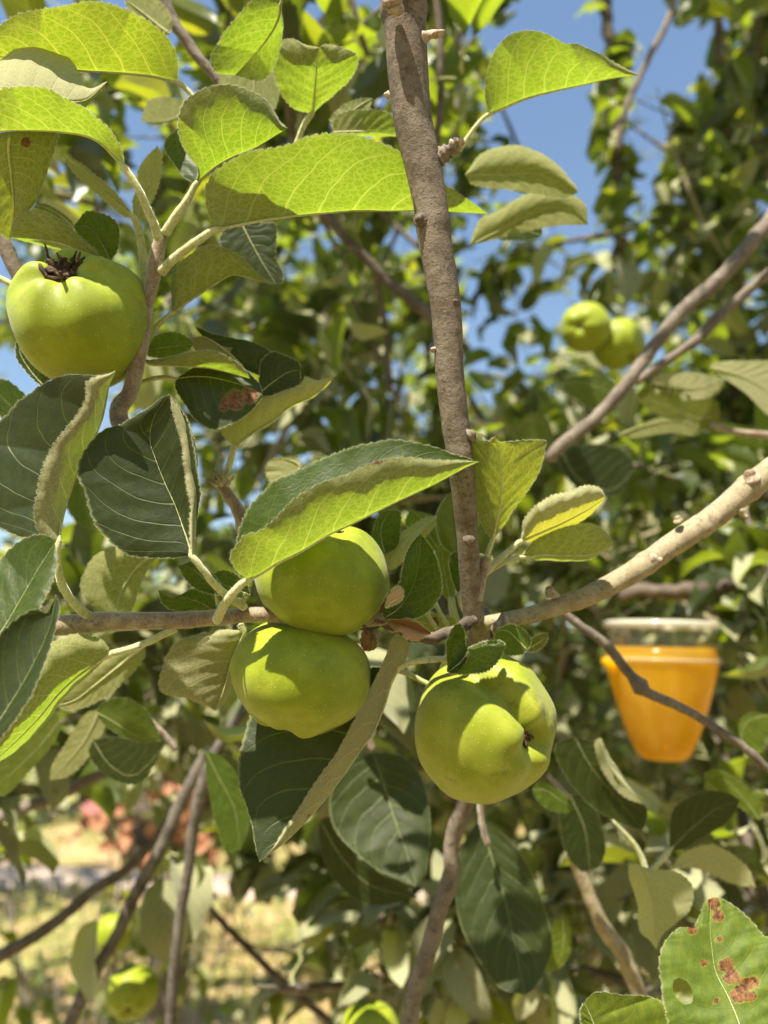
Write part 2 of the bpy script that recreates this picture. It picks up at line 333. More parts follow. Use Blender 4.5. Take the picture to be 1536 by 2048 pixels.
    for (x, y, rx, ry, an) in holes:
        c_, s_ = math.cos(R(an)), math.sin(R(an))
        qx = (px - x) * c_ + (py - y) * s_; qy = -(px - x) * s_ + (py - y) * c_
        hl = np.maximum(hl, np.clip(2 - np.sqrt((qx / rx) ** 2 + (qy / ry) ** 2), 0, 2))
    attrs = {'spot': sp}
    if len(holes): attrs['hole'] = hl
    # woolly fringe along both edges
    mats = [M[mat], M['hair']]; fl = [f]; mi = np.zeros(len(f), int)
    if hair > 0:
        rg = np.random.default_rng(seed); hv, hf = [], []
        for e, inn in ((0, 2), (nv - 1, nv - 3)):
            n = int(1100 * hair); q = rg.uniform(0.02, .98, n) * (NU - 1); i = q.astype(int); fr = (q - i)[:, None]
            p = G[i, e] * (1 - fr) + G[np.minimum(i + 1, NU - 1), e] * fr; dr = nrm(G[i, e] - G[i, inn])
            a_, b_ = hairs(p, dr, .0009, .00005, rg, .6); hv.append(a_); hf.append(b_ + sum(len(x) for x in hv[:-1]))
        hv = np.vstack(hv); hf = np.vstack(hf) + len(V); nh = len(hv)
        V = np.vstack([V, hv]); uv = np.vstack([uv, np.zeros((nh, 2))]); mm = np.vstack([mm, np.zeros((nh, 2))]); attrs = {k_: np.r_[a_v, np.zeros(nh)] for k_, a_v in attrs.items()}
        fl.append(hf); mi = np.r_[mi, np.ones(len(hf), int)]
    o = obj(name, V, fl, mats, parent, origin=M3[0], uvs={'uv': uv, 'mm': mm}, attrs=attrs, mi=mi)
    if label: o['label'] = label
    # midrib ridge + petiole as one sub-part
    pxm = d / F; Nm = nrm(np.cross(dv[:, 10], du[:, 10])) * (-1 if not flip else 1)
    rr = np.interp(t, [0, .5, 1], [midw * .5, midw * .28, midw * .08]) * pxm
    if hair < .25: rr = rr * .45
    if pet is None: rr = rr * np.clip(t * 12 + .25, 0, 1)
    c = M3 + Nm * rr[:, None] * .85; parts = []
    if pet is not None:
        pp = cr(np.vstack([base, pts(pet)]), 16); pt = np.linspace(0, 1, 16)
        p3 = P(pp[:, 0], pp[:, 1], d + zprof(zm, np.array([0.]))[0] * (1 - pt) + zprof(np.r_[zm[0], zp], pt) * pt)
        p3 = p3[::-1]; c = np.vstack([p3[:-1], c[1:]]); rp = np.interp(pt[::-1], [0, 1], [pw[0] * .5, pw[1] * .5]) * pxm
        rr = np.r_[rp[:-1], rr[1:]]; rr[14:22] = np.linspace(rr[14], rr[22], 8)
    c3, f3 = tube_geo(c, rr, 9, seed, .06); parts = [(c3, f3)]
    pv, pf = joinf(parts); mats = [M['petiole'], M['hair']]; mi = np.zeros(sum(len(x) for x in pf), int); fl = list(pf)
    if pet is not None and hair > 0:
        rg = np.random.default_rng(seed + 1); n = int(900 * hair); q = rg.integers(0, 15, n); fr = rg.uniform(0, 1, n)[:, None]
        ctr = c[q] * (1 - fr) + c[q + 1] * fr; dr = nrm(rg.normal(0, 1, (n, 3))); tt = nrm(c[q + 1] - c[q]); dr = nrm(dr - tt * np.sum(dr * tt, 1)[:, None])
        hv, hf = hairs(ctr + dr * rr[q][:, None] * .95, dr, .0009, .00005, rg, .3); fl.append(hf + len(pv)); mi = np.r_[mi, np.ones(len(hf), int)]; pv = np.vstack([pv, hv])
    obj('petiole', pv, fl, mats, o, origin=M3[0], mi=mi)
    return o

def wood(name, path, d, wpx, mat, label=None, cat=None, group=None, parent=None, z=(0,), n=70, ns=18, rough=.05, seed=1, bumps=(), rings=(), hair=0, kind=None):
    """tapered branch traced through px points; bumps: (t, angle, height px, width) node swellings; rings: (t, depth)"""
    p = pts(path) if isinstance(path, str) else path; t = np.linspace(0, 1, n); c2 = cr(p, t=t); dd = d + zprof(z, t)
    c = P(c2[:, 0], c2[:, 1], dd); r = np.interp(t, np.linspace(0, 1, len(np.atleast_1d(wpx))), np.atleast_1d(wpx)) * .5 * dd / F
    for tb, h, wdt in bumps: r = r * (1 + h * np.exp(-((t - tb) / wdt) ** 2))
    for tb, h in rings: r = r * (1 - h * np.exp(-((t - tb) / (1.1 / n)) ** 2) + h * 1.3 * np.exp(-((t - tb - 2.0 / n) / (2. / n)) ** 2))
    v, f = tube_geo(c, r, ns, seed, rough); mats = [M[mat]]; mi = None
    if hair:
        rg = np.random.default_rng(seed); m = int(hair); q = rg.integers(0, n - 1, m); T = nrm(np.gradient(c, axis=0)); dr = rg.normal(0, 1, (m, 3)); dr = nrm(dr - T[q] * np.sum(dr * T[q], 1)[:, None])
        hv, hf = hairs(c[q] + (c[q + 1] - c[q]) * rg.uniform(0, 1, m)[:, None] + dr * r[q][:, None] * .98, dr, .0010, .00005, rg, .4)
        mi = np.r_[np.zeros(sum(len(x) for x in f), int), np.ones(len(hf), int)]; f = list(f) + [hf + len(v)]; v = np.vstack([v, hv]); mats.append(M['hair'])
    o = obj(name, v, f, mats, parent, origin=c[0], mi=mi); tag(o, label, cat, group, kind); o_paths[o] = (c, r); return o
o_paths = {}
def knob(parent, name, x, y, d, L, w, mat='scar', dirpx=(1, -1), seed=1, label=None, curve=0.0, rings=4, zdir=-.3):
    """short spur or bud: ringed stub growing out of the bark"""
    s = d / F; dv = nrm(np.array([dirpx[0] * RT[i] - dirpx[1] * UP[i] + zdir * FW[i] for i in range(3)]))
    t = np.linspace(0, 1, 18); c = P(x, y, d) + dv * (t * L * s)[:, None] + UP * (t ** 2 * curve * s)[:, None]
    r = w * .5 * s * (1 - .35 * t) * (1 + .14 * np.sin(t * rings * 6.28)); r[-2:] *= .8
    v, f = tube_geo(c, r, 10, seed, .16); o = obj(name, v, f, M[mat], parent, origin=c[0])
    if label: o['label'] = label
    return o

# ------------------------------------------------------------------ apples
def apple(x, y, d, Rpx, axis, h=.84, taper=-.06, lobe=.03, lb0=0.0, cal=(.22, .20), stm=(.24, .17), crease=(), label='', group=None, mat='apple', res=(96, 72), dents=(), calyx=True, spin=0.0, stem=None, sepal_mat='wither', hair=1600, rus=.6, tuft=1.0):
    Rm = Rpx * d / F; C = P(x, y, d); ax = nrm(axis[0] * RT + axis[1] * UP - axis[2] * FW)
    X = nrm(np.cross(ax, FW)); X = nrm(X * math.cos(spin) + np.cross(ax, X) * math.sin(spin)); Y = np.cross(ax, X)
    nt_, np_ = res; th = np.linspace(0, 2 * np.pi, nt_, endpoint=False)[None]; ph = np.linspace(0.004, np.pi - .004, np_)[:, None]
    rho = np.sin(ph) ** .92 * np.ones_like(th); z = h * np.cos(ph) * np.ones_like(th)
    top = np.clip(np.cos(ph), 0, 1); rho = rho * (1 + taper * np.cos(ph))
    L5 = np.cos(5 * th + lb0) * .7 + np.cos(3 * th + 1 + lb0) * .3
    z = z - cal[1] * np.exp(-(rho / cal[0]) ** 2) * (ph < np.pi / 2) + stm[1] * np.exp(-(rho / stm[0]) ** 2) * (ph > np.pi / 2)
    z = z + lobe * 1.6 * L5 * np.exp(-((rho - .45) / .28) ** 2) * (ph < np.pi / 2); rho = rho * (1 + lobe * L5 * (.4 + .6 * top))
    k = np.ones_like(z)
    for (t0, wd, dep, p0, p1) in crease:
        dt = (th - t0 + np.pi) % (2 * np.pi) - np.pi; g = np.exp(-(dt / wd) ** 2) * np.clip((p1 - ph) / (p1 - p0), 0, 1) ** .7; k = k * (1 - dep * g)
    rho = rho * k; z = z * (1 - (1 - k) * .5)
    V = C + Rm * (rho[..., None] * (np.cos(th)[..., None] * X + np.sin(th)[..., None] * Y) + z[..., None] * ax); V = V.reshape(-1, 3)
    for (dx, dy, dr, dep) in dents:   # dents given where they show
        q = P(x + dx, y + dy, d - .2 * Rm); g = np.exp(-(np.linalg.norm(V - q, axis=1) / (dr * d / F)) ** 2); V = V + (C - V) * (g * dep)[:, None]
    rg = np.random.default_rng(int(x * 3 + y)); V = V + nrm(V - C) * (Rm * .008 * (np.sin(V @ np.array([160, 210, 130])) + np.sin(V @ np.array([-260, 140, 190]))))[:, None]
    rr = np.clip(1.1 - rho / (cal[0] * 1.4), 0, 1) * (ph < np.pi / 2) * rus + np.clip(1.1 - rho / (stm[0] * 1.2), 0, 1) * (ph > np.pi / 2) * .55
    f = grid(np_, nt_, True); fl = [f]; mi = np.zeros(len(f), int); at = rr.ravel(); base = len(V)
    if hair:
        q = rg.integers(nt_ * 4, len(V) - nt_ * 4, hair); p = V[q] + (V[(q + 1)] - V[q]) * rg.uniform(0, 1, hair)[:, None]
        hv, hf = hairs(p, nrm(p - C), .0006, .00004, rg, .6); fl.append(hf + base); V = np.vstack([V, hv]); mi = np.r_[mi, np.ones(len(hf), int)]; at = np.r_[at, np.zeros(len(hv))]
    o = obj('apple', V, fl, [M[mat], M['hair']], None, origin=C, attrs={'rus': at}, mi=mi); tag(o, label, 'apple', group)
    if calyx:
        cz = C + ax * Rm * (h - cal[1] * .93); g = []
        for i in range(9 if tuft == 1 else 34):
            a = i * .7 + rg.uniform(0, .4); rd = math.cos(a) * X + math.sin(a) * Y; n = 7; t = np.linspace(0, 1, n)
            ln = Rm * cal[0] * rg.uniform(.5, 1.2) * (tuft if i % 3 == 1 else .8); c = cz + rd * (np.sin(t * 1.6) * ln * .55)[:, None] + ax * (t * ln * (1.0 - .5 * t))[:, None] + np.cross(rd, ax) * (t ** 2 * ln * rg.uniform(-.4, .4))[:, None]
            if tuft > 1: c = cz + rd * (Rm * .07) + nrm(UP * rg.uniform(.4, 1.1) + ax * .35 + rg.normal(0, .5, 3)) * (t * ln)[:, None] + np.cumsum(rg.normal(0, Rm * .03, (n, 3)), 0)
            g.append(tube_geo(c, Rm * (.028 if tuft == 1 else .034) * (1.25 - t + .5 * (tuft > 1) * np.sin(t * 9 + i) ** 2) * rg.uniform(.7, 1.6), 5, i, .2))
        v, f = joinf(g); obj('calyx', v, f, M[sepal_mat], o, origin=cz)
    if stem:
        t = np.linspace(0, 1, 14); s0 = C - ax * Rm * (h - stm[1]); tgt = P(*stem); m = (s0 + tgt) / 2 - ax * Rm * .35
        c = ((1 - t) ** 2)[:, None] * s0 + (2 * t * (1 - t))[:, None] * m + (t ** 2)[:, None] * tgt
        v, f = tube_geo(c, Rm * .045 * (1 + .5 * t ** 3), 8, 3, .08); obj('stem', v, f, M['petiole'], o, origin=s0)
    return o

# ------------------------------------------------------------------ shared meshes for the leaves further back
def proto_leaf(L, W, fold, droop, curl, seed, nu=12, nv=8, pet=.35, cheap=False):
    rg = np.random.default_rng(seed); t = np.linspace(0, 1, nu); v01 = np.linspace(0, 1, nv + 1); a = (v01 - .5) * 2
    prof = np.sin(np.pi * t ** .8) ** .72 * (1 - .25 * t); ang = -droop * t
    y = np.cumsum(np.r_[0, np.cos((ang[1:] + ang[:-1]) / 2)]) / (nu - 1) * L; z = np.cumsum(np.r_[0, np.sin((ang[1:] + ang[:-1]) / 2)]) / (nu - 1) * L
    tn = np.stack([0 * t, -np.sin(ang), np.cos(ang)], 1)
    wv = prof[:, None] * a[None] * W / 2; th = fold + curl * np.abs(a)[None] * (.6 + .4 * np.sin(t * 5 + seed))[:, None]
    off_x = wv * np.cos(th); off_n = np.abs(wv) * np.sin(th) + .05 * W * np.sin(t * 14 + seed)[:, None] * a[None] ** 2
    tooth = 1 + .05 * (np.arange(nu) % 2)[:, None] * (np.abs(a)[None] > .95)
    V = np.stack([off_x * tooth + .1 * W * np.sin(t * 3)[:, None] * rg.uniform(-1, 1), y[:, None] + 0 * off_x, z[:, None] + 0 * off_x], -1) + off_n[..., None] * tn[:, None]
    V = V.reshape(-1, 3); uv = np.stack([np.repeat(t[:, None], nv + 1, 1), np.repeat(v01[None], nu, 0)], -1).reshape(-1, 2)
    mmv = np.stack([uv[:, 0] * L * 10, (uv[:, 1] - .5) * W * 10], 1) + seed
    f = grid(nu, nv + 1)[:, ::-1]
    # petiole
    if not cheap:
        tp = np.linspace(0, 1, 6); c = np.stack([0 * tp, -(1 - tp) * L * pet, -(1 - tp) ** 2 * L * .1], 1); pv, pf = tube_geo(c, L * .012, 5, caps=False)
        n0 = len(V); V = np.vstack([V, pv]); uv = np.vstack([uv, np.zeros((len(pv), 2))]); mmv = np.vstack([mmv, np.zeros((len(pv), 2))]); ff = [f, pf[0] + n0]; mi = np.r_[np.zeros(len(f), int), np.ones(len(pf[0]), int)]
        return V, ff, uv, mmv, mi
    return V, f, uv, mmv, None
PROTO = []
for k in range(9):
    V, ff, uv, mmv, mi = proto_leaf(.072, .042 + .004 * (k % 3), [.25, .5, .8][k % 3], [.5, 1.1, 1.6][(k // 3)], [.2, .6, .1][(k + 1) % 3], k)
    PROTO.append(mesh('leaf', V, ff, [M['fardark' if k % 3 == 1 else 'far'], M['petiole']], uvs={'uv': uv, 'mm': mmv}, attrs={'spot': np.zeros(len(V))}, mi=mi))
def frame(t, n):
    t = nrm(t); x = nrm(np.cross(t, n)); n = np.cross(x, t); return np.stack([x, t, n], 1)
LIT = []      # places the photograph shows in full sun: twigs are pruned where they would shade them
def sunny(p):
    for q, r in LIT:
        v = p - q; a = v @ SD
        if a > .03 and np.linalg.norm(v - SD * a) < r: return False
    return True
def sunny_many(B):
    ok = np.ones(len(B), bool)
    for q, r in LIT:
        v = B - q; a = v @ SD; ok &= ~((a > .03) & (np.linalg.norm(v - a[:, None] * SD, axis=1) < r))
    return ok
def put_leaf(parent, pos, t, n, s, k):
    if not sunny(np.asarray(pos) + nrm(t) * .035 * s): return None
    o = bpy.data.objects.new('leaf', PROTO[k]); sc.collection.objects.link(o); o.parent = parent
    m = np.eye(4); m[:3, :3] = frame(t, n) * s; m[:3, 3] = pos - WO[parent]; o.matrix_local = Matrix(m.tolist()); return o
# ------------------------------------------------------------------ THE MAIN UPRIGHT STEM
D = .325
stem = wood('upright_branch', '795,-70 806,0 812,80 817,156 826,242 840,305 861,410 871,488 890,600 897,690 899,743 910,841 919,906 925,960 935,1073 940,1152 944,1200 948,1240', D, [92, 86, 82, 78, 74, 69, 66, 62, 58, 57, 54, 50, 44, 42, 42], 'bark',
            'thick grey-brown upright branch standing sharp before the blurred crown, with short spur stub', 'branch', n=220, ns=40, rough=.009, z=(-3, 0, 0, 4, 24), seed=4,
            bumps=((.07, .10, .012), (.02, .16, .02), (.40, .05, .012), (.56, .03, .01), (.765, .07, .008)), rings=((.695, .02), (.735, .022), (.77, .035), (.05, .03), (.065, .02)))
WO_stem = stem
knob(stem, 'spur_stub', 876, 318, D, 56, 34, 'bark_grey', (1, -.75), 3, 'ringed grey spur stub with pale cracked tip', rings=5)
knob(stem, 'spur_tip', 902, 292, D - .002, 26, 26, 'scar', (1, -.25), 5, rings=2)
knob(stem, 'spur_stub', 846, 74, D - .012, 44, 20, 'scar', (1, -.05), 7, 'pale torn stub near the top of the stem', rings=2)
for q in (0, 1, 2): knob(stem, 'bark_scar', [792, 778, 800][q], [8, 190, 20][q], D - .013, [30, 10, 26][q], [34, 14, 22][q], 'scar', (-.3 if q != 1 else -1, .15), q, rings=1)
knob(stem, 'bud_scar', 841, 438, D - .0055, 7, 30, 'bark_dark', (-.3, 0), 9, rings=1, zdir=-1)
knob(stem, 'bud_scar', 908, 607, D - .0035, 9, 22, 'bark_dark', (.5, -.5), 10, rings=1, zdir=-1)
knob(stem, 'bud_scar', 938, 872, D - .002, 12, 30, 'bark_grey', (.9, -.4), 11, rings=1, zdir=-.3)
knob(stem, 'bud_scar', 938, 1083, D - .001, 12, 28, 'bark_dark', (.6, -.3), 12, rings=1, zdir=-.9)
knob(stem, 'bud', 878, 545, D, 3, 4, 'scar', (-1, 0), 13); knob(stem, 'bud', 869, 700, D, 8, 12, 'scar', (-1, -.3), 14)

# ------------------------------------------------------------------ RIGHT BRANCH
rb = wood('apple_branch', '972,1246 1020,1238 1075,1226 1128,1208 1180,1190 1235,1162 1292,1127 1335,1096 1380,1066 1414,1044 1450,1016 1480,990 1515,962 1570,925 1640,890', .37, [28, 33, 37, 40, 44, 46, 47, 48, 51, 54, 56], 'bark_green',
          'smooth tan-green branch climbing from behind the right apple to the right edge of the photo', 'branch', n=110, ns=28, rough=.02, z=(0, 5, 10, 15, 20), seed=8, bumps=((.24, .12, .012), (.45, .10, .012), (.62, .06, .01), (.78, .12, .014)))
for (x, y, L, w_, dx, dy) in ((1103, 1192, 20, 26, -.2, -1), (1300, 1120, 22, 26, 1, -.1), (1357, 1044, 12, 20, -.3, -1), (1505, 962, 22, 34, -.5, -1), (1430, 1038, 10, 10, 0, 1), (1478, 1020, 22, 16, .6, .7), (1250, 1150, 6, 8, 0, -.5), (1158, 1196, 5, 7, 0, -.2)):
    knob(rb, 'bud', x, y, .372 - .005 + .015 * (x - 1000) / 500, L, w_, 'scar' if w_ > 25 else 'bark_green', (dx, dy), x, rings=1)
# cluster of leaves at the foot of the stem, right side
sh = wood('leafy_shoot', '952,1200 958,1170 966,1140 974,1115', .345, [26, 24, 20], 'twig', 'short shoot right of the main stem holding one backlit yellow-green leaf and two folded ones', 'shoot', n=20, ns=14, hair=700)
leaf(sh, .345, '985,1080 1000,1010 1003,950 998,900 990,872', '1008,1050 1030,1015 1055,982 1078,940 1089,892 1086,882 1050,881 1020,884 1000,884', '968,1055 950,1000 942,930 941,872 955,866 965,870 972,884', 'u', zm=(0, -8, -18, -26), za=(0, -10, -22, -28), zb=(0, -4, -12, -24), bA=2, bB=2, pet='975,1110 966,1140', pw=(9, 12), label='bright yellow-green backlit leaf with a nibbled top edge')
leaf(sh, .352, '1043,1080 1085,1062 1125,1045 1170,1022 1200,1003 1212,993', '1046,1060 1050,1038 1073,1012 1104,992 1143,984 1165,974 1194,974 1206,985', (0, 20, 22), 'u', za=(0, -10, -10, -4), bA=10, pet='1015,1105 985,1130 966,1150', pw=(11, 15), mat='young', label='grey woolly leaf folded along its midrib')
leaf(sh, .358, '1043,1112 1090,1108 1140,1109 1180,1108 1221,1092', '1060,1090 1085,1072 1131,1054 1178,1048 1209,1062 1222,1080', (0, 14, 25), 'u', za=(0, -8, -4), bA=5, pet='1000,1128 966,1150', pw=(10, 12), amp=.3, nt=16)
leaf(sh, .372, '925,1140 912,1090 905,1040 903,1000 900,985', '905,1110 885,1090 876,1060 875,1030 885,1005', '935,1100 935,1050 925,1000', 't', za=(0, -4, 0), bA=4, mat='young', pet='930,1175 945,1200', label='pale sunlit leaf half hidden behind the stem')
leaf(sh, .368, '918,1190 935,1150 955,1128 985,1112', '905,1160 900,1120 915,1105', (20, 20, 10), 't', bA=2, mat='leaf', pet='925,1215 940,1230', nt=12)

# ------------------------------------------------------------------ LEFT HORIZONTAL TWIG
tw = wood('woolly_twig', '-80,1278 -20,1265 60,1256 117,1251 234,1243 352,1241 430,1235 527,1229 600,1236 680,1243 745,1240 790,1236', .328, [46, 44, 41, 38, 34, 31, 30, 28, 26, 24], 'twig',
          'woolly brown horizontal twig running from the left edge to the stacked apples', 'twig', n=90, ns=22, rough=.03, hair=16000, z=(0, 0, 0, 0, 4), seed=12, bumps=((.32, .12, .02), (.53, .10, .015), (.60, .12, .015)))
leaf(tw, .300, '492,1159 517,1148 556,1124 603,1101 654,1070 697,1050 752,1023 810,995 869,968 927,937 958,923',
     '472,1138 463,1120 465,1105 480,1085 494,1070 521,1063 550,1040 590,1000 642,968 689,954 732,933 775,919 822,917 869,921 920,921',
     '474,1140 466,1118 474,1093 478,1070 484,1050 494,1027 509,1003 529,984 548,964 576,952 611,935 646,917 681,904 712,894 752,886 783,880 814,884 845,890 877,898 904,909 930,915', 'u',
     zm=(6, 0, 0, 4, 10), za=(0, -16, -15, -8, 6), zb=(4, 10, 14, 16, 11), bA=7, bB=-3, nt=34, amp=.85, spots=((750, 905, 34), (712, 908, 18), (850, 893, 10)), pet='466,1186 447,1212 434,1240', pw=(15, 22), zp=(14, 22), hair=1.6, label='large folded leaf, dark above and woolly grey below, shading the upper apple')
leaf(tw, .312, '115,1085 122,1040 143,970 170,905 200,850 213,800 218,772 231,742',
     '85,1070 72,1035 74,1000 84,950 100,905 130,862 158,828 174,795 174,768 192,755 215,750',
     '100,1076 60,1078 0,1055 -60,1010 -80,930 -50,875 0,843 23,820 39,802 62,786 78,774 109,758 137,750 168,750 200,750', 'u',
     zm=(-4, 2, 4, 0, -12), za=(-4, -9, -8, -10, -14), zb=(0, 14, 18, 8, -8), bA=7, bB=2, nt=30, amp=.95, pet='116,1140 132,1185 160,1218 178,1232', pw=(12, 20), zp=(6, 14), hair=1.3, mat='dark', label='large dark leaf with its right half folded over to show the pale underside')
leaf(tw, .305, '385,1111 366,1055 350,1010 328,962 310,915 300,880 308,835 338,788',
     '382,1085 390,1050 397,1010 400,985 394,954 388,905 380,860 368,830 352,806', '340,1114 300,1114 262,1110 240,1098 218,1078 200,1058 184,1028 172,985 157,946 165,911 195,872 219,856 250,845 297,817 322,795', 't',
     zm=(0, 4, 6, 6, 0), za=(0, -4, -5, -4, 0), zb=(0, -2, 2, 6, 2), bA=-4, bB=3, nt=26, amp=.9, pet='410,1145 440,1180 488,1214', pw=(12, 18), zp=(10, 20), hair=1.2, mat='dark', label='broad dark leaf facing the camera with a glossy sunlit patch near its base')
leaf(tw, .2985, '385,1110 390,1050 397,990 392,930 384,870 362,825 338,788', '382,1080 380,1045 382,1010 374,970 370,930 364,880 352,840 344,815', (3, 0, 3), 'u', zm=(-3, 4, 7, 7, 4), za=(-5, 0, 3, 4, 4), bA=3, nt=26, amp=.8, name='leaf_margin', midw=1, mat='dark', label='pale curled margin of the broad dark leaf')
leaf(tw, .322, '217,1308 188,1328 156,1350 117,1386 78,1434 39,1475 0,1512 -40,1550', '217,1298 205,1282 190,1276 176,1271 148,1270 120,1280 98,1290 75,1320 55,1350 30,1390 -10,1450 -40,1500', (10, 14, 24), 'u',
     zm=(0, -6, -10), za=(0, -12, -18, -12), bA=12, nt=26, pet='262,1297 300,1282 352,1256', pw=(14, 15), zp=(4, 6), hair=1.3, label='long woolly leaf under the twig, its grey back catching sun')
leaf(tw, .350, '488,1262 466,1310 455,1350 444,1388 430,1422', '440,1262 363,1280 338,1305 326,1341 318,1368 330,1386 371,1396 406,1408', (12, 10, 22), 'u', za=(0, -4, -4, 0), zm=(0, 2, 2), bA=5, nt=20, amp=.7, pet='484,1256 480,1248', hair=.8, mat='dark', label='drooping leaf left of the lower apple showing its tan underside')
leaf(tw, .385, '330,1100 290,1120 262,1150 240,1190 232,1228', '290,1085 240,1090 190,1112 168,1150 162,1175 180,1205 210,1226', '300,1130 280,1170 260,1225', 'u', bA=3, nt=20, hair=.3, label='shaded leaf hanging behind the twig')
leaf(tw, .350, '441,1190 420,1170 400,1150 378,1134 356,1132', '440,1168 425,1150 405,1132 380,1124', '420,1186 395,1178 372,1158', 't', nt=12, hair=.5, bA=2)
leaf(tw, .352, '500,1190 470,1178 440,1165 425,1150', '490,1165 460,1145 440,1142', '480,1195 450,1195', 't', nt=10, hair=.5)
leaf(tw, .356, '438,1228 400,1205 360,1192 316,1180', '420,1190 385,1178 350,1196 330,1192', '420,1230 370,1225 330,1210', 't', nt=14, hair=.5, bA=2)
leaf(tw, .255, '-60,1545 -10,1455 40,1375 75,1310 100,1250 112,1190', '-75,1480 -60,1400 -30,1320 0,1272 40,1235 75,1218 95,1225', '-20,1500 20,1450 60,1390 90,1320 110,1260 118,1215', 't', zm=(-4, 2, 8, 14), za=(-4, 4, 14), zb=(-4, -4, 10), bA=-3, bB=3, nt=20, hair=.7, mat='dark', label='out-of-focus grey-green leaf at the left edge, closest to the camera')
leaf(tw, .270, '-60,1330 0,1265 40,1200 75,1140 110,1085', '-60,1240 -30,1160 0,1122 23,1097 47,1080 78,1071 100,1074', '-20,1330 30,1290 75,1220 100,1170 112,1130', 't', zm=(-4, 4, 12, 18), za=(-4, 10, 20, 18), zb=(-4, -4, 4, 14), bA=0, bB=4, nt=18, hair=.9, label='sunlit serrated leaf curling at the left edge above the blurred one')
leaf(tw, .40, '290,1290 240,1330 190,1370 150,1400 110,1412', '240,1300 190,1330 150,1350 115,1390', '285,1320 240,1370 190,1405 150,1418', 'u', nt=16, hair=.3, bA=2)
for (x, y, dx, dy) in ((436, 1196, -.15, -1), (418, 1262, -.8, .5), (488, 1195, .1, -1), (478, 1262, -1, .2)): knob(tw, 'stipule', x, y + 14, .322, 26, 7, 'petiole', (dx, dy), x)

# ------------------------------------------------------------------ CLUSTER SPUR behind the stacked apples
sp_ = wood('fruit_spur', '700,1248 735,1244 765,1240 800,1255 850,1275 910,1262 950,1235', .345, [26, 34, 30, 24, 22, 26], 'bark_dark', 'knobbly dark fruiting spur joining the stacked apples to the main stem', 'spur', n=50, ns=16, rough=.16, seed=3)
for i, (x, y, dx, dy) in enumerate(((750, 1242, 1, .1), (762, 1225, .3, -1), (745, 1262, -.1, 1), (728, 1250, .2, .6), (770, 1252, 1, .5))): knob(sp_, 'withered_flower', x, y, .322, 20, 8, 'wither', (dx, dy), i, rings=3)
knob(sp_, 'bud', 1010, 1256, .36, 26, 46, 'scar', (-1, 0), 2, rings=1)
leaf(sp_, .322, '768,1237 800,1214 826,1172 838,1122 841,1068', '790,1237 818,1237 842,1232 865,1214 880,1187 882,1160 876,1132 866,1104 853,1081', '765,1215 778,1185 800,1165 806,1140 812,1112 824,1088', 't', zm=(0, 4, 4, 2, 0), za=(0, 2, 2, 0), zb=(0, -3, -4, 0), bA=-3, bB=3, nt=22, amp=.7, mat='leaf', hair=1.2, label='small dark leaf with bright veins right of the upper apple')
leaf(sp_, .315, '770,1215 780,1204 796,1196 808,1188', '776,1195 784,1180 796,1174 805,1180', '775,1212 790,1206 800,1200', 'u', mat='dry', nt=6, name='bract', hair=.8, bA=3)
leaf(sp_, .335, '798,1332 780,1368 767,1411 744,1466 724,1493 693,1540 658,1587 619,1634 572,1682 519,1723',
     '812,1318 818,1290 800,1272 785,1278 772,1312 748,1364 732,1391 712,1434 693,1470 670,1512 630,1567 595,1622 572,1655 545,1695',
     '770,1335 700,1340 600,1360 530,1395 503,1430 490,1473 480,1512 478,1551 482,1583 492,1606 505,1650 512,1690', 'u', zm=(0, 6, 4, 0, -6), za=(-4, -4, -4, -4, -6), zb=(10, 28, 22, 8, -4), bA=4, bB=0, nt=34, amp=.85, spots=((510, 1640, 14), (618, 1632, 7)), pet='835,1322 880,1318 930,1318', pw=(13, 12), zp=(2, 10), hair=1.3, mat='dark', label='long hanging leaf below the lower apple, dark face with folded tan half')
leaf(sp_, .328, '775,1240 800,1246 830,1254 862,1268', '790,1236 815,1238 838,1246 856,1260', '780,1262 800,1262 812,1274 830,1280 850,1272', 't', za=(0, -6, -4), zb=(0, -8, -4), bA=-4, bB=5, mat='dry', nt=10, name='dried_leaf', hair=.8, label='curled brown dried leaf')
leaf(sp_, .352, '748,1300 744,1275 735,1255', '728,1300 722,1280 727,1262', '752,1290 750,1270', 't', mat='dry', nt=6, name='dried_leaf', hair=.3)
leaf(sp_, .330, '935,1300 925,1320 908,1335 895,1344', '928,1262 918,1248 905,1260 893,1285 892,1312', '935,1310 925,1335 910,1345', 't', za=(4, 0, -4, 0), bA=-6, bB=1, nt=14, mat='leaf', hair=1, label='small curled leaf with a pale rolled edge')
leaf(sp_, .332, '900,1342 930,1325 965,1305 1012,1294', '905,1325 940,1296 975,1284 1003,1284', '915,1348 942,1346 973,1341 997,1319', 't', zb=(0, -8, -8, 0), za=(0, 6, 0), bB=4, nt=18, mat='leaf', hair=1)
leaf(sp_, .350, '1055,1300 1035,1280 1015,1262 990,1262', '1060,1280 1045,1260 1020,1250', '1040,1308 1010,1308 990,1290', 't', nt=14, mat='sage', hair=.8, label='small pale leaf resting against the right apple')
leaf(sp_, .352, '1050,1300 1070,1290 1096,1272', '1055,1285 1075,1272 1092,1268', '1065,1302 1085,1292', 't', nt=8, mat='young', hair=.6)
leaf(sp_, .372, '935,1275 900,1262 850,1245 822,1235', '930,1250 900,1235 860,1228', '900,1285 860,1275 835,1255', 'u', nt=14, hair=.5, spots=((868, 1245, 14),))
leaf(sp_, .378, '765,1130 790,1095 830,1060 875,1030', '770,1100 800,1070 840,1042', '790,1135 830,1095 878,1040', 'u', nt=16, hair=.4, bB=4, mat='young')
leaf(sp_, .375, '770,1110 762,1070 768,1040 785,1020', '748,1090 750,1050 765,1025', '795,1090 800,1050 800,1025', 't', nt=14, hair=.4)
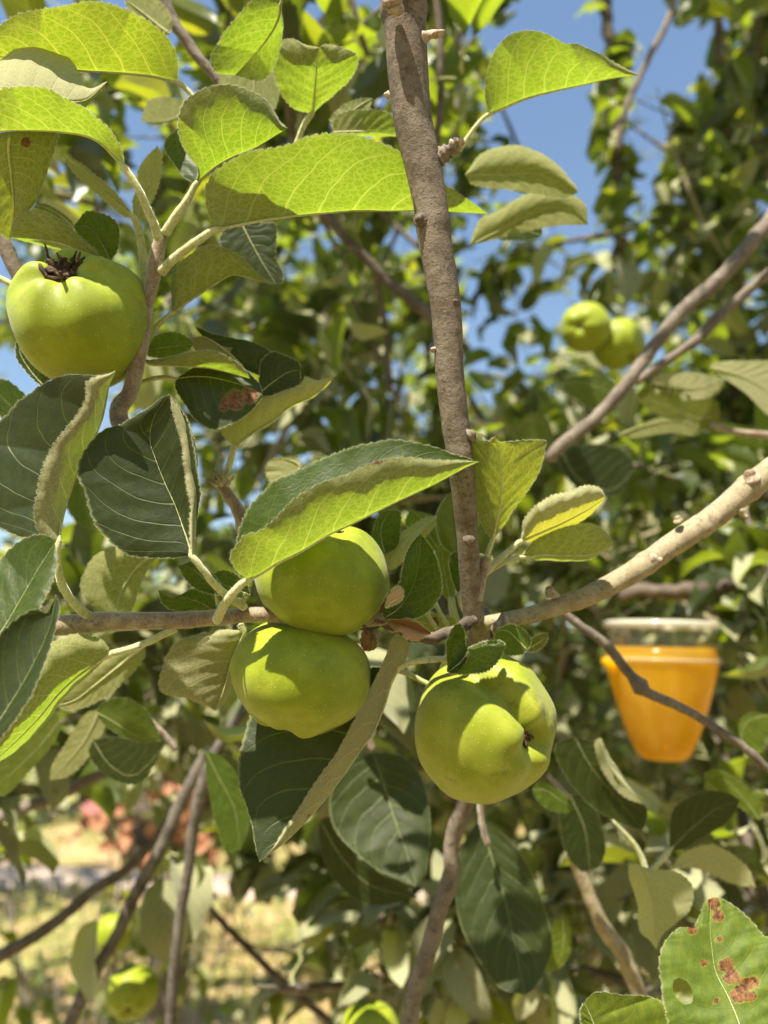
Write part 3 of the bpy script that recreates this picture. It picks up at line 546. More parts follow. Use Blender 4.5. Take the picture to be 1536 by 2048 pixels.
leaf(sp_, .385, '880,1100 858,1070 845,1040 820,1020', '870,1060 850,1035 878,1035', '860,1100 830,1070 812,1045', 't', nt=14, hair=.3, mat='sage')
leaf(sp_, .395, '900,1200 890,1150 885,1110 888,1085', '880,1180 870,1140 872,1100', '910,1180 905,1130 900,1100', 't', nt=12, hair=.3, mat='young', pet='905,1230 915,1255')
wood('apple_stalk', '770,1350 800,1342 860,1370 900,1390 920,1378', .36, [12, 10, 9], 'petiole', parent=sp_, n=24, ns=10)
for q in range(3): wood('stalk', ['868,1200 880,1225 895,1250', '905,1195 912,1230 925,1262', '848,1215 862,1240 880,1265'][q], .37, [9, 9], 'petiole', parent=sp_, n=14, ns=8)

# ------------------------------------------------------------------ LEFT UPPER SHOOT with the big backlit leaf
us = wood('young_shoot', '330,1000 275,900 236,830 258,790 266,760 280,700 292,620 305,560 314,505 322,478 326,462', .335, [40, 42, 42, 36, 32, 30, 27, 25, 30, 22], 'twig', 'pale woolly upright shoot right of the left apple carrying the large backlit leaf', 'shoot', n=70, ns=18, rough=.04, hair=7000, seed=22)
leaf(us, .325, '430,458 520,440 585,431 650,425 716,420 780,421 850,420 915,424 977,428',
     '418,430 412,400 413,375 424,352 440,338 470,318 500,305 540,299 580,290 610,276 640,270 672,268 700,269 730,276 760,286 790,300 820,318 850,340 880,365 920,390 950,410', (10, -48, 26), 'u',
     zm=(0, 6, 18, 30, 38), za=(0, -18, -16, 6, 26), bA=4, nt=38, amp=.95, pet='400,478 370,500 340,525 322,545', pw=(14, 20), zp=(4, 8), hair=1.8, label='largest backlit yellow-green leaf with a clear vein network, passing behind the stem')
leaf(us, .318, '248,332 228,310 202,285 176,272 150,266 100,261 50,260 0,262 -60,275',
     '246,318 240,295 228,275 215,255 195,238 168,216 145,205 125,195 98,180 62,176 30,176 0,181 -40,200', (20, -40, 26), 'u',
     zm=(0, 0, -2, 0), za=(0, -18, -22, 0), bA=2, nt=28, amp=1.1, pet='273,372 292,412 308,448 318,480', pw=(14, 18), zp=(6, 10), hair=1.4, label='arched backlit leaf at upper left with bright netted veins')
leaf(us, .330, '393,364 414,345 437,328 469,311 508,296 547,273 576,256', '396,336 378,312 364,285 358,255 362,222 376,198 404,181 437,172 465,172 492,180 520,195 539,211 551,228 562,246',
     '372,356 348,326 331,300 332,280 352,262 390,240 440,215 500,225 550,240', 'u', zm=(0, 0, 0), za=(0, -20, -20, 0), zb=(0, 10, 22, 20, 0), bA=9, nt=26, amp=.8, pet='375,400 350,435 330,468', pw=(12, 20), zp=(2, 4), hair=1.5, label='rounded leaf with woolly silver top edge on a long stalk')
leaf(us, .350, '345,625 375,602 398,587 430,567 462,549 490,553 515,560 545,568', '343,600 342,570 346,545 358,528 378,512 406,494 432,493 461,500 484,514 504,535 522,552', (0, -14, 30), 'u', za=(0, -8, -6, 0), bA=5, nt=22, amp=.6, pet='325,642 308,660 292,690', pw=(10, 12), hair=.8, label='smaller backlit leaf hanging right of the left apple')
leaf(us, .36, '270,434 240,408 205,378 170,345 142,325 125,306', '255,414 225,380 195,355 165,330 150,322', '245,430 210,400 170,365 145,340', 'u', nt=16, mat='young', za=(0, -4), bA=3, pet='281,475 287,540 288,590', pw=(15, 18), hair=.9, label='narrow folded pale leaf')
leaf(us, .365, '272,440 285,400 300,360 314,291', '266,405 276,360 278,340 296,312', '288,430 312,380 322,340 322,310', 'u', nt=16, mat='young', bA=2, hair=.6)
leaf(us, .40, '480,440 500,480 525,525 552,568', '520,446 550,448 552,480 551,515 565,547 564,565', '450,460 440,480 452,505 480,522 505,545 530,562', 't', nt=18, hair=.4, mat='dark', label='dark leaf hanging below the large backlit one')

# ------------------------------------------------------------------ LEFT EDGE BRANCHLET
lb = wood('branchlet', '-30,420 0,470 18,510 40,560 60,640 90,760', .36, [26, 30, 30, 26, 24], 'bark_grey', 'grey-brown branchlet slanting down behind the left apple', 'twig', n=30, ns=14, seed=31)
wood('green_stalk', '-20,548 10,562 40,580 60,600', .345, [14, 12], 'petiole', parent=lb, n=12, ns=10)
leaf(lb, .338, '355,163 312,152 273,147 219,143 164,140 120,134 60,122 0,112 -70,105', '356,130 349,102 332,74 305,50 273,31 234,14 203,6 168,6 129,12 94,18 62,24 31,33 5,48 -30,75', (0, -40, 28), 'u', zm=(0, -2, -4), za=(0, -22, -26, -10), bA=4, nt=30, amp=.8, spots=((204, 92, 6),), pet='372,178 395,200 420,220', pw=(10, 10), hair=1, label='large leaf along the top left, half backlit and half in shade')
leaf(lb, .322, '-50,220 10,205 60,202 100,203 140,205 175,198 214,163', '-40,160 0,122 23,101 51,80 74,76 98,84 121,101 141,121 156,145 166,166 184,172', (0, 20, 25), 'u', zm=(0, -4, -6, -2), za=(0, 8, 12, 4), bA=8, nt=24, amp=.7, mat='young', hair=1.6, label='silvery woolly leaf with an upturned tip at upper left')
leaf(lb, .345, '22,262 18,300 24,360 28,425 18,480', '65,262 112,266 108,300 96,336 84,371 72,402 47,432 28,458', '0,268 -30,300 -50,360 -30,430 0,465', 'u', zm=(-18, -8, 0), za=(-18, -8, 0), zb=(-18, -8, 0), bA=3, bB=3, nt=22, hair=.8, spots=((52, 285, 14),), label='hanging olive leaf with a chewed patch')
leaf(lb, .345, '200,515 160,500 117,484 70,477 20,474', '188,498 164,476 137,452 109,434 78,422 50,425 26,446', (0, 14, 26), 'u', za=(0, -8, -4), bA=5, nt=20, hair=.8, pet='212,530 225,560', label='shaded leaf lying over the left apple')
leaf(lb, .36, '222,524 205,490 178,455 147,452', '234,500 238,470 234,449 219,434 195,426 172,425', '205,518 180,500 160,475', 't', za=(0, -4, 0), nt=16, hair=.7, label='small blue-green leaf above the left apple')
leaf(lb, .352, '150,458 120,432 90,415 66,412', '140,440 110,418 85,408', '125,448 95,432', 'u', nt=10, hair=.5)
leaf(lb, .35, '90,775 60,740 40,705 45,676', '70,760 36,720 34,690', '95,750 70,710 55,685', 't', nt=10, hair=.4)
leaf(lb, .46, '215,1000 190,960 165,910 160,850', '240,960 225,900 190,860', '180,980 140,930 135,870', 'u', nt=14, hair=.1)
leaf(lb, .50, '60,860 110,880 170,930 190,1060', '100,840 170,870 215,960 220,1020', '60,900 100,960 150,1040', 't', nt=14, hair=.1)
leaf(lb, .39, '120,900 60,850 20,810 -20,770', '90,840 50,790 10,760', '80,900 20,870', 't', nt=12, hair=.2)

# ------------------------------------------------------------------ SPUR with rust-marked leaves
rs = wood('leaf_spur', '500,1120 492,1080 485,1040 466,1005 446,975 437,965', .375, [30, 30, 32, 26, 24, 20], 'twig', 'small spur with split bud scales holding the rust-marked leaves', 'spur', n=26, ns=14, hair=2000, rough=.08, seed=41)
for i in range(7): knob(rs, 'bud_scale', 436 + i * 3, 972 - (i % 3) * 5, .368, 26, 8, 'scar', (-1 + i * .25, -.6 - .1 * (i % 3)), i, rings=1)
leaf(rs, .37, '468,893 500,868 549,837 581,811 630,788 669,752', '452,878 444,862 452,850 480,830 500,815 520,800 560,785 600,770 612,754 632,762 650,760', (0, 6, 24), 'u', za=(0, -6, -6, 0), bA=4, nt=26, amp=.5, pet='460,925 447,960', pw=(13, 12), hair=.7, mat='young', label='pale underside leaf pointing right')
leaf(rs, .352, '350,757 390,753 430,756 490,772 526,790', '352,775 362,795 372,810 390,837 422,857 450,852 480,838 500,822 513,808', '370,748 390,735 430,725 480,735 515,765', 't', za=(0, -6, -8, 0), zb=(0, 10, 10, 0), bA=2, nt=22, amp=.6, spots=((470, 800, 26), (500, 790, 22), (448, 812, 14)), pet='320,755 285,764 270,770', pw=(9, 10), hair=.8, mat='dark', label='dark leaf with an orange rust patch')
leaf(rs, .372, '500,765 480,730 450,700 410,675 380,676', '394,660 422,667 461,676 504,684 543,706 525,730 514,750', '440,740 400,710 384,690', 't', za=(0, 4), nt=20, amp=.5, hair=.5, mat='dark', label='nearly black shaded leaf')
leaf(rs, .368, '515,790 545,765 575,745 600,740', '520,745 524,722 545,705 568,712 594,724 600,735', '545,790 580,780 598,765', 't', mat='dark', nt=14, hair=.5)
leaf(rs, .345, '285,719 305,727 352,730 410,734 449,742 500,757', '305,720 324,719 352,711 383,704 418,702 441,708 469,723 488,740', (0, 0, 18), 'u', za=(0, -6, -4), bA=3, nt=18, amp=.5, hair=.8, label='slim pale leaf edged with light beside the left apple')
leaf(rs, .358, '290,700 320,696 350,692 388,688', '293,684 324,668 352,665 375,676', '300,712 340,714 375,700', 't', nt=12, hair=.5, mat='sage')
leaf(rs, .42, '570,990 590,960 598,930 565,915', '545,970 532,940 545,918', '600,970 605,940 592,918', 'u', nt=12, hair=.3, mat='young')

# ------------------------------------------------------------------ TOP CENTRE: backlit leaves behind the stem
tc_ = wood('top_twig', '320,-20 345,40 375,85 405,125 440,165 475,215', .42, [26, 24, 22, 20, 18], 'bark_grey', 'thin grey twig coming down from the top edge left of the hanging bright leaf', 'twig', n=40, ns=12, seed=51, rough=.06)
leaf(tc_, .365, '562,-8 558,30 545,60 525,90 500,120 470,150', '555,-30 520,-10 492,16 469,43 449,66 436,90 424,109 424,130 437,147', '565,40 562,80 548,130 520,160', 'u', zm=(-26, -14, -4, 0), za=(-28, -22, -8, 0), zb=(-20, -6, 2, 0), nt=24, bA=3, hair=.7, label='bright backlit leaf hanging at the top, left of centre')
leaf(tc_, .40, '560,40 530,90 510,150 508,185', '500,60 460,120 440,160 470,200', '562,100 562,160 550,215 530,220', 'u', nt=16, hair=.3)
leaf(tc_, .385, '625,225 630,180 634,130 638,95', '664,192 695,164 713,132 711,109 676,94 652,88', '590,218 562,185 548,140 552,95 580,78 610,88', 'u', zm=(0, -10, -22, -28), za=(0, -14, -26, -28), zb=(0, -10, -22, -26), nt=22, bA=3, bB=3, pet='608,250 592,290', pw=(11, 11), hair=.6, label='heart-shaped backlit leaf above the largest leaf')
leaf(tc_, .385, '665,263 700,262 750,262 800,270', '672,235 700,222 725,222 760,222 790,238', (0, 12, 22), 'u', nt=18, hair=.5, za=(0, -6))
leaf(tc_, .39, '668,262 690,240 715,215 745,197', '662,238 690,210 720,200', '700,255 730,230', 'u', nt=14, hair=.4)
leaf(tc_, .41, '340,70 315,50 285,25 250,0', '342,40 330,15 300,-10 270,-15', '320,68 285,50 260,25', 'u', nt=14, hair=.4)
leaf(tc_, .46, '367,228 340,240 310,244 282,242', '367,205 330,195 297,203', '350,240 320,250', 'u', nt=12, hair=.2)
leaf(tc_, .375, '979,226 1014,211 1053,195 1112,180 1170,168 1225,156 1278,150', '971,200 972,156 987,109 1010,78 1038,64 1073,63 1104,73 1131,88 1155,88 1186,102 1217,117 1249,135', (0, -30, 30), 'u', za=(0, -20, -22, 0), bA=6, nt=34, amp=.6, pet='958,245 935,275 920,300', pw=(8, 9), hair=.6, label='broad olive leaf against open blue sky right of the stem')
leaf(tc_, .43, '930,350 1000,350 1080,350 1155,385', '960,310 1010,292 1060,298 1110,325 1150,370', '950,370 1010,378 1080,388 1130,395', 'u', nt=20, hair=.2, bA=6, label='blurred cupped leaf right of the stem with a dark inner face')
leaf(tc_, .45, '940,490 1000,460 1060,430 1120,415 1176,449', '960,440 1000,420 1053,388 1112,382 1151,394 1172,414', '1000,475 1060,460 1120,450', 'u', nt=18, hair=.2, bA=4)
leaf(tc_, .46, '1085,470 1050,462 1010,460 980,472', '1078,446 1040,433 1005,440', '1060,478 1010,480', 't', nt=12, hair=.1)
leaf(tc_, .44, '1065,385 1040,362 1010,345 985,322', '1062,350 1035,330 1010,318', '1040,385 1005,365', 't', nt=12, hair=.1)

# ------------------------------------------------------------------ BOTTOM RIGHT: leaf with brown patches
br_ = wood('low_twig', '1560,2130 1520,2110 1485,2085 1440,2110 1380,2130', .33, [16, 18, 16], 'twig', 'twig at the bottom right corner below the brown-patched leaf', 'twig', n=20, ns=10, seed=61)
leaf(br_, .318, '1492,2090 1478,2045 1456,1992 1432,1945 1424,1900 1420,1850 1422,1797', '1450,2060 1400,2085 1345,2060 1330,2010 1325,1968 1320,1925 1327,1893 1342,1870 1366,1854 1386,1862 1402,1830 1412,1808',
     '1530,2070 1580,2020 1600,1950 1560,1890 1526,1868 1502,1843 1475,1819 1444,1800', 't', zm=(-6, 4, 14, 22, 30), za=(-6, 0, 8, 20, 30), zb=(-6, 4, 12, 22, 30), bA=3, bB=3, nt=26, amp=.7, mat='sage', spots=((1428, 1808, 18), (1436, 1832, 16), (1437, 1880, 10), (1410, 1925, 11), (1452, 1930, 20), (1462, 1952, 22), (1478, 1988, 24), (1502, 1965, 20), (1430, 2003, 8), (1504, 1992, 15), (1385, 1860, 14)), spot_all=True, puck=3.2, ruf=1.3, holes=((1366, 1983, 18, 30, -28),), hair=1.3, label='broad sunlit leaf with orange-brown patches and a hole')
leaf(br_, .50, '1300,2060 1340,2010 1380,1960 1420,1900', '1330,1990 1350,1950 1390,1910', '1350,2060 1400,2010 1420,1950', 't', zm=(-16, -4, 8, 18), za=(-16, 10, 20), zb=(-16, -8, 10), mat='young', nt=12, hair=0, label='pale sunlit leaf seen through the hole of the brown-patched leaf')
leaf(br_, .322, '1180,2110 1190,2060 1176,2020 1168,2006', '1168,2060 1162,2030 1165,2012', '1340,2090 1345,2040 1327,2008 1290,1992 1240,1990 1205,1985 1186,1987', 't', zb=(0, 14, 16, 0), nt=20, mat='sage', hair=1.0, label='bright green leaf cropped by the bottom edge')
for o in (br_,): pass


# ------------------------------------------------------------------ APPLES
apple(165, 650, .338, 139, (-.04, .66, .72), h=.95, taper=.11, lobe=.05, lb0=1.2, cal=(.24, .26), crease=((1.0, .25, .06, .2, 1.4), (3.6, .3, .05, .2, 1.4)), label='large green apple at left with a withered brown flower end on top', group='hanging green apples', dents=((-128, 28, 45, .26), (-70, 90, 70, .07)), rus=.9, tuft=1.7)
apple(645, 1150, .340, 138, (.30, .90, .30), h=.80, taper=-.03, lobe=.018, cal=(.15, .10), label='upper of the two stacked green apples, shaded by the folded leaf', group='hanging green apples', lb0=.4, rus=.2, stem=(742, 1242, .345))
apple(604, 1352, .338, 141, (-.22, -.92, .16), h=.79, taper=-.04, lobe=.03, cal=(.20, .13), lb0=2.0, label='lower of the two stacked green apples, lit on its left side', group='hanging green apples', stem=(735, 1250, .35))
apple(972, 1454, .352, 148, (.66, -.02, .72), h=.88, taper=-.03, lobe=.02, cal=(.20, .30), crease=((.46, .27, .46, .2, 2.3), (3.3, .35, .10, .1, 1.5)), mat='apple_dirty', label='big speckled green apple at right with a deep crease to its flower end', group='hanging green apples', stem=(905, 1300, .37), sepal_mat='wither', hair=600)

for (x, y, d, r) in ((680, 320, .34, .05), (480, 280, .33, .03), (120, 220, .33, .05), (645, 1090, .33, .028), (520, 1320, .33, .02), (620, 1080, .30, .04), (1080, 1350, .345, .03), (330, 1080, .31, .02), (1000, 980, .345, .03), (180, 90, .34, .03),
                     (1320, 1380, .80, .10), (1200, 660, .92, .06), (250, 1440, .44, .03), (1430, 1950, .32, .03), (1366, 1983, .50, .025), (1300, 1090, .38, .03), (510, 60, .37, .02), (640, 150, .385, .03)): LIT.append((P(x, y, d), r))
# ------------------------------------------------------------------ BRANCHES AND LEAVES BEHIND, traced where they stand
def keep(x, y):
    """how much of the crown closes a direction: the gaps where sky or the ground shows in the photograph"""
    k = 1.0
    for cx, cy, rx, ry, p in GAPS:
        if ((x - cx) / rx) ** 2 + ((y - cy) / ry) ** 2 < 1: k = min(k, p)
    return k
GAPS = [(1125, 130, 85, 150, .0), (1110, 300, 80, 90, .02), (1150, 400, 55, 80, .05), (1180, 60, 40, 80, .05), (1345, 95, 95, 120, .0), (1295, 250, 60, 110, .04), (1480, 70, 50, 60, .25), (1290, 330, 45, 60, .12), (1390, 60, 40, 60, .1), (1440, 170, 30, 40, .2),
        (980, 60, 60, 60, .25), (630, 50, 35, 70, .1), (610, 530, 42, 50, .3), (640, 650, 50, 40, .4), (740, 610, 50, 35, .4), (790, 500, 30, 40, .3), (960, 540, 50, 60, .3), (990, 620, 35, 60, .45), (150, 340, 65, 65, .3), (290, 280, 45, 60, .3), (40, 30, 60, 30, .1),
        (380, 230, 50, 50, .1), (230, 360, 60, 50, .5), (10, 60, 40, 60, .1), (690, 800, 40, 30, .5), (1200, 500, 60, 40, .3), (1250, 700, 50, 40, .6), (960, 780, 30, 60, .3),
        (100, 1800, 180, 100, .04), (250, 1770, 130, 80, .05), (470, 1860, 140, 90, .03), (420, 1950, 190, 90, .25), (60, 1960, 110, 90, .3), (560, 1790, 70, 50, .2), (200, 1640, 170, 65, .15), (370, 1620, 120, 90, .10), (600, 1930, 60, 80, .5)]
def spur_leaves(parent, c, r, n, rg, s0=1.0, k=(0, 9), ks=None, up=.5, cap=None, lift=.35):
    """clusters of leaves standing on short spurs along a branch (c: points)"""
    T = nrm(np.gradient(c, axis=0)); cnt = 0; tries = 0
    while cnt < n and tries < n * 6:
        tries += 1
        i = int(rg.uniform(.05, 1) * (len(c) - 1)); m = rg.integers(2, 6); q = rg.uniform(0, 6.28); side = nrm(np.cross(T[i], [math.cos(q), math.sin(q), .3]) + np.array([0, 0, up * .5]))
        b = c[i] + side * rg.uniform(.004, .03)
        for j in range(m):
            s = s0 * rg.uniform(.6, 1.15); t = nrm(side + rg.normal(0, .75, 3) + np.array([0, 0, lift])); nn = nrm(np.array([0, 0, 1.0]) + rg.normal(0, .55, 3)); p = b + t * .028 * s
            e = p + t * .036 * s; x, y, dd = proj(e)
            if dd < .42 or (dd < .9 and ((x - 1328) / 185) ** 2 + ((y - 1390) / 215) ** 2 < 1) or (dd < 1.05 and ((x - 1200) / 120) ** 2 + ((y - 675) / 95) ** 2 < 1): continue
            if rg.uniform() > keep(x, y): continue
            put_leaf(parent, p, t, nn, s, int(rg.choice(ks)) if ks else int(rg.integers(*k))); cnt += 1
def bough(name, path, d, wpx, mat, label, group=None, leaves=0, z=(0,), seed=1, cat='branch', hair=0, s0=1.0, n=40, ns=12, rough=.08, **kw):
    o = wood(name, path, d, wpx, mat, label, cat, group, n=n, ns=ns, rough=rough, seed=seed, z=z, hair=hair, **kw)
    if leaves: spur_leaves(o, o_paths[o][0], None, leaves, np.random.default_rng(seed), s0)
    return o
bough('bare_branch', '1100,920 1116,895 1186,841 1241,782 1280,731 1334,657 1370,615 1424,571 1455,540 1522,462 1600,370', .56, [26, 26, 26, 27, 28, 30, 32], 'bark_grey', 'sturdy brown branch rising to the upper right edge in front of the far leaves', z=(0, 10, 30), seed=101, bumps=((.25, .15, .01), (.5, .14, .012), (.62, .18, .015), (.8, .15, .01)))
bough('bare_branch', '1270,765 1290,752 1327,725 1397,677 1430,640 1480,595 1536,548 1620,480', .60, [17, 18, 20, 20, 18, 18], 'bark_grey', 'thinner purple-grey branch running just below the sturdy one at the right edge', seed=102, bumps=((.45, .2, .03),))
bough('thin_twig', '1100,1190 1120,1220 1165,1255 1209,1286 1245,1330 1272,1364 1300,1388 1340,1405 1385,1427 1440,1462 1495,1500 1560,1560', .47, [17, 18, 20, 20, 17, 16, 14], 'bark_grey', 'thin knotted grey twig crossing in front of the orange jar', cat='twig', seed=103, bumps=((.43, 1.0, .018), (.88, .2, .02)))
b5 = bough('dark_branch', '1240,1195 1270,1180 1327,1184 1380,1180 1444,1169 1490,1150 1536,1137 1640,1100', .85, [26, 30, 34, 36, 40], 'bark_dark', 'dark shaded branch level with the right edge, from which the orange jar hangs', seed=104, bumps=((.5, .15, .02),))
bough('bare_branch', '540,1340 480,1430 440,1490 422,1526 400,1590 390,1635 382,1690 375,1753 362,1820 355,1878 348,1940 343,2010 335,2110', .62, [18, 20, 22, 26, 24, 22, 20, 20, 21, 22, 24], 'bark_deep', 'upright grey branch at lower left, its top end pale in the sun', seed=105, bumps=((.3, .12, .02), (.75, .12, .012)))
bough('bare_branch', '420,1500 371,1585 336,1667 305,1729 273,1784 234,1870 188,1948 145,2034 110,2110', .70, [24, 26, 26, 25, 24, 25, 26], 'bark_deep', 'slanting grey branch at lower left leaning behind the upright one', seed=106, bumps=((.55, .12, .02), (.8, .12, .02)))
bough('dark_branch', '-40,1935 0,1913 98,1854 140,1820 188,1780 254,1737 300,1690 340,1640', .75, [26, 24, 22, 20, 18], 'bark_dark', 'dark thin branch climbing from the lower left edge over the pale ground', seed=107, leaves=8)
bough('dark_branch', '-40,1655 0,1635 78,1604 145,1577 200,1550 270,1540', .72, [26, 24, 24, 22, 16], 'bark_grey', 'grey branch entering at the left edge above the orange blossoms', seed=108, bumps=((.6, .2, .03),), leaves=10)
bough('bare_branch', '1140,1700 1170,1770 1190,1820 1209,1858 1230,1885 1249,1917 1265,1955 1280,1995 1300,2060', .55, [24, 26, 30, 31, 32, 33], 'bark_green', 'yellowish sunlit branch between the large shaded leaf and the brown-patched leaf', seed=109)
bough('bare_branch', '960,1230 955,1400 945,1540 930,1607 905,1679 901,1751 885,1800 865,1870 850,1920 833,1965 819,2038 800,2120', .46, [40, 40, 38, 34, 33, 33, 34, 34, 36], 'bark_grey', 'brown branch continuing downward beneath the right apple to the bottom edge', seed=110, bumps=((.62, .15, .015), (.35, .1, .02)), z=(-80, -20, 0, 0, 0))
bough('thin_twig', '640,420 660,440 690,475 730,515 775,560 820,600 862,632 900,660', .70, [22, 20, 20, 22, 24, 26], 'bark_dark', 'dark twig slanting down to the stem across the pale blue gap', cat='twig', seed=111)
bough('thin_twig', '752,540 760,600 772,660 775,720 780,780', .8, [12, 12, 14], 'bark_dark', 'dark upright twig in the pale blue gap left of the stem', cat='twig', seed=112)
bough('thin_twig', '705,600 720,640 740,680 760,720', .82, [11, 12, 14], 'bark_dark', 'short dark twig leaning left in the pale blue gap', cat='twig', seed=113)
bough('thin_twig', '1440,-20 1437,40 1436,80 1440,125', 1.1, [14, 14, 14], 'bark_dark', 'dark twig at the top edge near the right corner', cat='twig', seed=114, leaves=6)
bough('leafy_twig', '1352,-20 1340,30 1322,70 1300,110 1281,150 1262,190 1245,240 1235,300', .95, [14, 13, 13, 13, 12], 'bark_grey', 'long thin twig bending down from the top edge through open sky', cat='twig', seed=115, leaves=16, s0=.75)
o = bough('leafy_twig', '1200,-30 1212,30 1220,90 1224,160 1228,240 1232,320 1238,400 1240,470 1235,540', 1.25, [24, 24, 26, 26, 26, 26], 'bark_dark', 'dark spur-laden shoot standing upright against the sky at upper right', cat='shoot', seed=116, rough=.3, n=60)
rg = np.random.default_rng(5); cc, rr_ = o_paths[o]
for i in range(34):
    j = int(rg.integers(4, 56)); put_leaf(o, cc[j], nrm(np.array([rg.choice([-1, 1]) * rg.uniform(.3, 1), rg.normal(0, .5), rg.uniform(-.2, 1)])), nrm(rg.normal(0, .5, 3) + [0, 0, 1]), rg.uniform(.35, .7), int(rg.integers(0, 9)))
bough('dark_branch', '400,1790 440,1840 500,1900 560,1960 620,2010 680,2060', .9, [12, 14, 15, 15, 16], 'bark_dark', 'thin dark branch crossing the dry grass at the bottom left', seed=117)
bough('thin_twig', '870,-20 880,60 882,140 880,220 872,280', .62, [14, 15, 15, 14], 'bark_dark', 'slim dark twig just right of the upright branch at the top', cat='twig', seed=118, leaves=10)
bough('thin_twig', '700,-10 712,30 722,70 735,110', .7, [12, 11, 11], 'bark_dark', 'dark twig left of the upright branch at the top edge', cat='twig', seed=119, leaves=12)
# larger soft leaves in the middle distance, each on a small shoot
def midshoot(path, d, w, label, seed, mat='twig'): return wood('leafy_shoot', path, d, w, mat, label, 'shoot', n=16, ns=10, seed=seed)
for (x, y, r) in ((835, 1590, .012), (830, 1640, .012), (740, 1700, .013), (700, 1670, .010), (985, 1800, .012), (1085, 1790, .014), (1010, 1880, .010), (800, 1730, .008)): LIT.append((P(x, y, .50), r))
m1 = midshoot('700,1430 730,1460 745,1500', .50, [14, 12], 'shoot below the stacked apples with a broad dark sun-flecked leaf', 201)
leaf(m1, .50, '745,1505 765,1560 790,1640 815,1710 832,1774', '800,1512 840,1548 855,1600 860,1650 858,1690 850,1745', '690,1530 662,1590 663,1640 682,1675 715,1708 760,1742', 't', zm=(22, 10, -6, -22), za=(22, 18, -2, -22), zb=(22, 2, -14, -22), bA=3, bB=-4, nt=26, amp=.5, hair=.2, mat='dark', label='broad dark leaf with pale sun flecks')
leaf(m1, .53, '640,1640 680,1710 740,1770 835,1795', '665,1640 720,1720 790,1765', '640,1690 670,1760 740,1810', 't', mat='dark', nt=18, hair=0)
m2 = midshoot('960,1600 965,1650 975,1690', .50, [12, 12], 'shoot below the right apple with a very large shaded leaf', 202)
leaf(m2, .50, '960,1640 985,1720 1010,1800 1030,1890 1050,1990', '1010,1670 1060,1740 1090,1820 1105,1890 1092,1936 1070,1975', '930,1680 913,1735 912,1800 925,1860 958,1920 1000,1975', 't', zm=(26, 12, -6, -26), za=(26, 2, -18, -26), zb=(26, 8, -8, -26), bA=-3, nt=26, amp=.4, hair=.1, mat='dark', label='very large shaded leaf under the right apple')
leaf(m2, .51, '1125,1830 1128,1880 1118,1920 1090,1945', '1140,1850 1142,1900 1120,1935', '1105,1850 1100,1890 1092,1920', 't', nt=12, hair=0, mat='sage')
m3 = midshoot('1225,1640 1270,1690 1290,1735 1300,1790', .46, [3, 9, 12, 14], 'shoot at lower right carrying a pale tan leaf and several dark ones', 203, 'petiole')
leaf(m3, .42, '1272,1727 1290,1760 1303,1800 1308,1850 1313,1899', '1300,1738 1354,1745 1385,1775 1378,1819 1346,1850 1325,1870', '1258,1735 1262,1765 1276,1810 1280,1860 1300,1880', 'u', zb=(0, 8, 8, 0), bA=2, nt=20, mat='young', hair=.2, label='pale yellow-tan leaf with an orange midrib')
leaf(m3, .47, '1150,1475 1180,1530 1220,1580 1270,1640 1285,1662', '1205,1490 1212,1526 1249,1577 1290,1612 1292,1640', '1112,1490 1125,1540 1170,1600 1225,1638', 't', nt=20, hair=.1, za=(0, -6, 0), mat='dark', label='long dark leaf with a pinkish folded margin')
leaf(m3, .465, '1200,1475 1212,1520 1250,1570 1298,1612', '1190,1490 1205,1540 1245,1590', (8, -6, 6), 'u', nt=16, hair=.1, mat='young', name='leaf_margin')
leaf(m3, .49, '1340,1700 1380,1660 1430,1620 1480,1600', '1340,1650 1352,1612 1405,1584 1450,1585', '1365,1698 1400,1678 1455,1643', 't', nt=18, hair=.1, pet='1310,1735 1280,1760', mat='dark', label='dark leaf pointing to the right edge')
leaf(m3, .50, '1520,1640 1490,1600 1450,1560 1409,1545', '1522,1604 1483,1567 1440,1540', '1500,1630 1450,1590 1415,1562', 't', nt=14, hair=.1, mat='sage')
leaf(m3, .49, '1340,1740 1400,1720 1460,1735 1512,1775', '1370,1735 1413,1742 1460,1765', '1370,1705 1430,1692 1490,1730', 'u', nt=16, hair=.1, mat='young', label='pale folded leaf near the right edge')
leaf(m3, .48, '1065,1580 1090,1580 1120,1600 1148,1618', '1075,1565 1105,1572 1140,1600', '1075,1600 1100,1620 1135,1625', 't', nt=12, hair=0, mat='sage', label='small bright sunlit leaf')
leaf(m3, .52, '1140,1590 1170,1660 1180,1740', '1180,1600 1210,1680 1200,1730', '1120,1620 1130,1700 1160,1740', 't', mat='dark', nt=14, hair=0)
m4 = midshoot('300,1440 330,1470 350,1500', .5, [10, 10], 'shoot at lower left with a bright cream leaf above a dark one', 204)
leaf(m4, .44, '192,1424 230,1445 270,1470 322,1483', '205,1408 235,1396 262,1400 290,1420 312,1455', '205,1445 235,1465 275,1482', 't', za=(0, -2, 0), bA=-2, nt=18, hair=.2, mat='young', label='cream-coloured leaf blazing in the sun')
leaf(m4, .47, '185,1480 220,1530 270,1550 330,1490', '230,1475 290,1482 325,1480', '180,1510 215,1552 280,1565', 't', mat='dark', nt=18, hair=.1)
leaf(m4, .5, '410,1500 440,1560 470,1620 480,1700', '450,1520 490,1580 498,1650', '415,1560 430,1640 450,1700', 't', nt=18, hair=0, mat='sage', label='grey-green leaf lit from above, left of the hanging leaf')
leaf(m4, .5, '120,1440 80,1490 30,1540 -20,1580', '100,1410 50,1440 0,1490', '110,1480 60,1540 10,1590', 't', nt=16, hair=0, mat='young')
leaf(m4, .5, '200,1420 170,1480 130,1530 100,1560', '210,1450 180,1510 140,1550', '170,1430 130,1490 105,1530', 'u', nt=14, hair=0)
